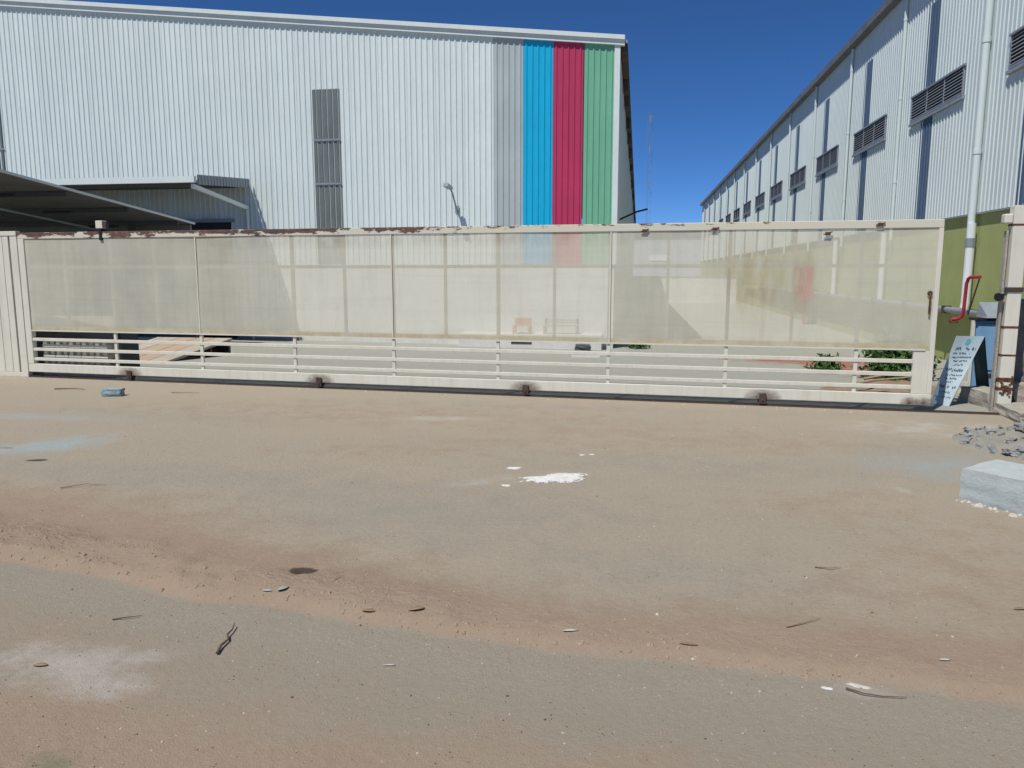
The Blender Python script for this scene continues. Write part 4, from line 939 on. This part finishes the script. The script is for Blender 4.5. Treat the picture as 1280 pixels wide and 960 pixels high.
# blue stone
tag(link(rock_mesh(90, 0.25, 0.15, 0.10, M['blue_stone'], 0.10, 7, 'painted_stone', 0.15), 'painted_stone', None, (-6.94, 9.22, gz(-6.94, 9.22)-0.008), (0, 0, 0.2)), 'pale blue flaking lump of masonry on the apron', 'stone')
def leaf(x, y, l, w_, rot, mat, lab, curl=0.02):
    curl *= 0.2; l *= 0.9; w_ *= 0.9
    m = MB(); vs = []; fs = []
    for i in range(7):
        t = i/6; ww = w_*math.sin(math.pi*min(1, t*0.92+0.04))**0.8
        z = curl*math.sin(t*3.0)
        vs += [((t-0.5)*l, -ww/2, z+curl*0.7), ((t-0.5)*l, 0, z), ((t-0.5)*l, ww/2, z+curl*0.5)]
    for i in range(6):
        for k_ in range(2): a = i*3+k_; fs.append((a, a+3, a+4, a+1))
    o = m.add(vs, fs).build('fallen_leaf', mat, None, (x, y, gz(x, y)+0.004), (0, 0, rot), smooth=True)
    s_ = o.modifiers.new('t', 'SOLIDIFY'); s_.thickness = 0.0015
    return tag(o, lab, 'leaf')
leaf(-1.78, 3.55, 0.07, 0.045, 0.9, M['leaf_green'], 'grey green fallen leaf near the dark hollow', 0.025)
leaf(-1.86, 3.53, 0.06, 0.02, 0.1, M['chip'], 'pale dry leaf beside the grey green leaf', 0.012)
leaf(-1.26, 3.39, 0.075, 0.03, 0.0, M['leaf_dry'], 'brown dry leaf on the sand edge near the forked twig', 0.018)
leaf(-1.03, 3.43, 0.09, 0.04, 0.5, M['leaf_dry'], 'large curled dry leaf on the sand edge', 0.028)
leaf(-0.27, 3.33, 0.08, 0.02, 0.2, M['chip'], 'pale dry leaf blade on the sand edge', 0.012)
leaf(-2.50, 2.73, 0.07, 0.03, 0.2, M['leaf_dry'], 'yellowish dry leaf on the white stained patch', 0.016)
leaf(0.26, 3.30, 0.09, 0.02, -0.1, M['leaf_dry'], 'narrow dry leaf below the pale stick', 0.012)
leaf(1.33, 3.33, 0.05, 0.022, 0.1, M['chip'], 'short pale leaf on the eastern sand edge', 0.012)
leaf(-1.02, 2.97, 0.06, 0.012, 0.2, M['chip'], 'thin straw coloured leaf on the grey asphalt', 0.006)
leaf(1.9, 3.95, 0.07, 0.025, 0.2, M['leaf_dry'], 'reddish dry leaf on the eastern apron', 0.014)
def twig(pts, rad, mat, lab):
    x0, y0 = pts[0][:2]
    P = [(x-x0, y-y0, gz(x, y)+z+rad) for x, y, z in pts]
    rad *= 0.62
    tag(MB().tube(P, [rad*(1-0.6*i/(len(P)-1)) for i in range(len(P))], 7).build('twig', mat, None, (x0, y0, 0), smooth=True), lab, 'twig')
twig([(-1.80, 2.94, 0), (-1.815, 3.0, 0.006), (-1.815, 3.06, 0.004), (-1.84, 3.10, 0.008), (-1.845, 3.15, 0.006), (-1.86, 3.20, 0.012)], 0.011, M['twig'], 'crooked dark twig on the grey asphalt')
twig([(-2.49, 3.18, 0), (-2.43, 3.205, 0.004), (-2.37, 3.235, 0.002)], 0.006, M['twig'], 'short straight dark twig near the west sand drift')
twig([(0.72, 3.535, 0), (0.80, 3.58, 0.004), (0.90, 3.67, 0.006)], 0.006, M['pale_twig'], 'pale dry stick lying above the sand edge')
twig([(0.87, 3.085, 0.004), (0.93, 3.05, 0.006), (1.0, 3.045, 0.002), (1.09, 3.05, 0.004)], 0.006, M['twig'], 'long dark bent stick beside the plaster flakes')
twig([(-1.55, 3.68, 0), (-1.56, 3.74, 0.02), (-1.54, 3.80, 0.01)], 0.004, M['pale_twig'], 'thin rusty wire standing in the sand drift')
twig([(1.02, 4.35, 0), (1.10, 4.33, 0.006), (1.16, 4.36, 0.003)], 0.008, M['pale_twig'], 'stubby brown stick on the eastern apron')
twig([(-8.1, 9.55, 0), (-7.85, 9.60, 0.005), (-7.65, 9.58, 0.0)], 0.014, M['twig'], 'dark stick near the gate west of the blue masonry lump')
twig([(-6.3, 9.55, 0), (-6.1, 9.52, 0.01), (-5.9, 9.58, 0.0)], 0.011, M['pale_twig'], 'pale stick near the gate east of the blue masonry lump')
twig([(-4.35, 5.1, 0), (-4.2, 5.2, 0.01), (-4.05, 5.22, 0)], 0.009, M['pale_twig'], 'brown stick near the blue stained ground')
# clods at the broken sand edge, loose chips over the apron
def scatter(name, n, mat, fn, size, lab, cat, seed):
    r = random.Random(seed); m = MB()
    for i in range(n):
        x, y = fn(r); s_ = size*r.uniform(0.4, 1.0)*(1.8 if r.random() < 0.06 else 1); z = gz(x, y)
        vs = [(x+s_*r.uniform(0.6, 1.2)*math.cos(a+0.3*r.random()), y+s_*r.uniform(0.5, 1.1)*math.sin(a+0.3*r.random()), z-0.002) for a in (0, 1.26, 2.5, 3.77, 5.0)]
        top = [((vx-x)*0.55+x+s_*r.uniform(-.15, .15), (vy-y)*0.55+y, z+s_*r.uniform(0.3, 0.7)) for vx, vy, _ in vs]
        m.add(vs+top, [(k_, (k_+1) % 5, 5+(k_+1) % 5, 5+k_) for k_ in range(5)]+[(5, 6, 7, 8, 9)])
    return tag(m.build(name, mat), lab, cat, kind='stuff')
def edge_pt(r):
    x = -4.6+6.4*r.random()**(1.5); return x, float(np.interp(x, rx, ry))+abs(r.gauss(0, 0.16))*(1.2 if x < -1 else 0.6)-0.03
def any_pt(r):
    while True:
        y = 1.9+7.5*r.random()**1.8; x = r.uniform(-0.75*y-0.8, 0.55*y+0.6)
        if mnoise.noise(Vector((x*1.1, y*1.6, 3)))+0.6*mnoise.noise(Vector((x*4, y*5, 8))) > r.uniform(-0.35, 0.45): return x, y
scatter('sand_clods', 620, M['clod'], edge_pt, 0.0125, 'reddish clods along the broken sand edge', 'clods', 1)
scatter('pale_chips', 480, M['chip'], any_pt, 0.0065, 'tiny pale stone chips scattered over the apron', 'chips', 2)
scatter('dark_grit', 1500, M['twig'], any_pt, 0.0055, 'tiny dark grit scattered over the apron', 'grit', 3)
def blk_pt(r):
    t = r.random(); return 2.38+t*0.62*ca+r.gauss(0, 0.03)-0.03, 5.88+0.62*t*sa+r.gauss(0, 0.03)-0.04
scatter('block_crumbs', 40, M['chip'], lambda r: (2.36+0.6*(t := r.random())*0.656+r.gauss(0, .03), 5.85-0.6*t*0.755+r.gauss(0, .03)), 0.025, 'pale crumbs along the foot of the pale blue block', 'crumbs', 4)
scatter('track_chips', 90, M['chip'], lambda r: ((xx := r.uniform(-9.2, 3.2)), float(gate_y(xx))-0.12-abs(r.gauss(0, 0.06))), 0.016, 'pale chips along the gate track', 'chips', 5)
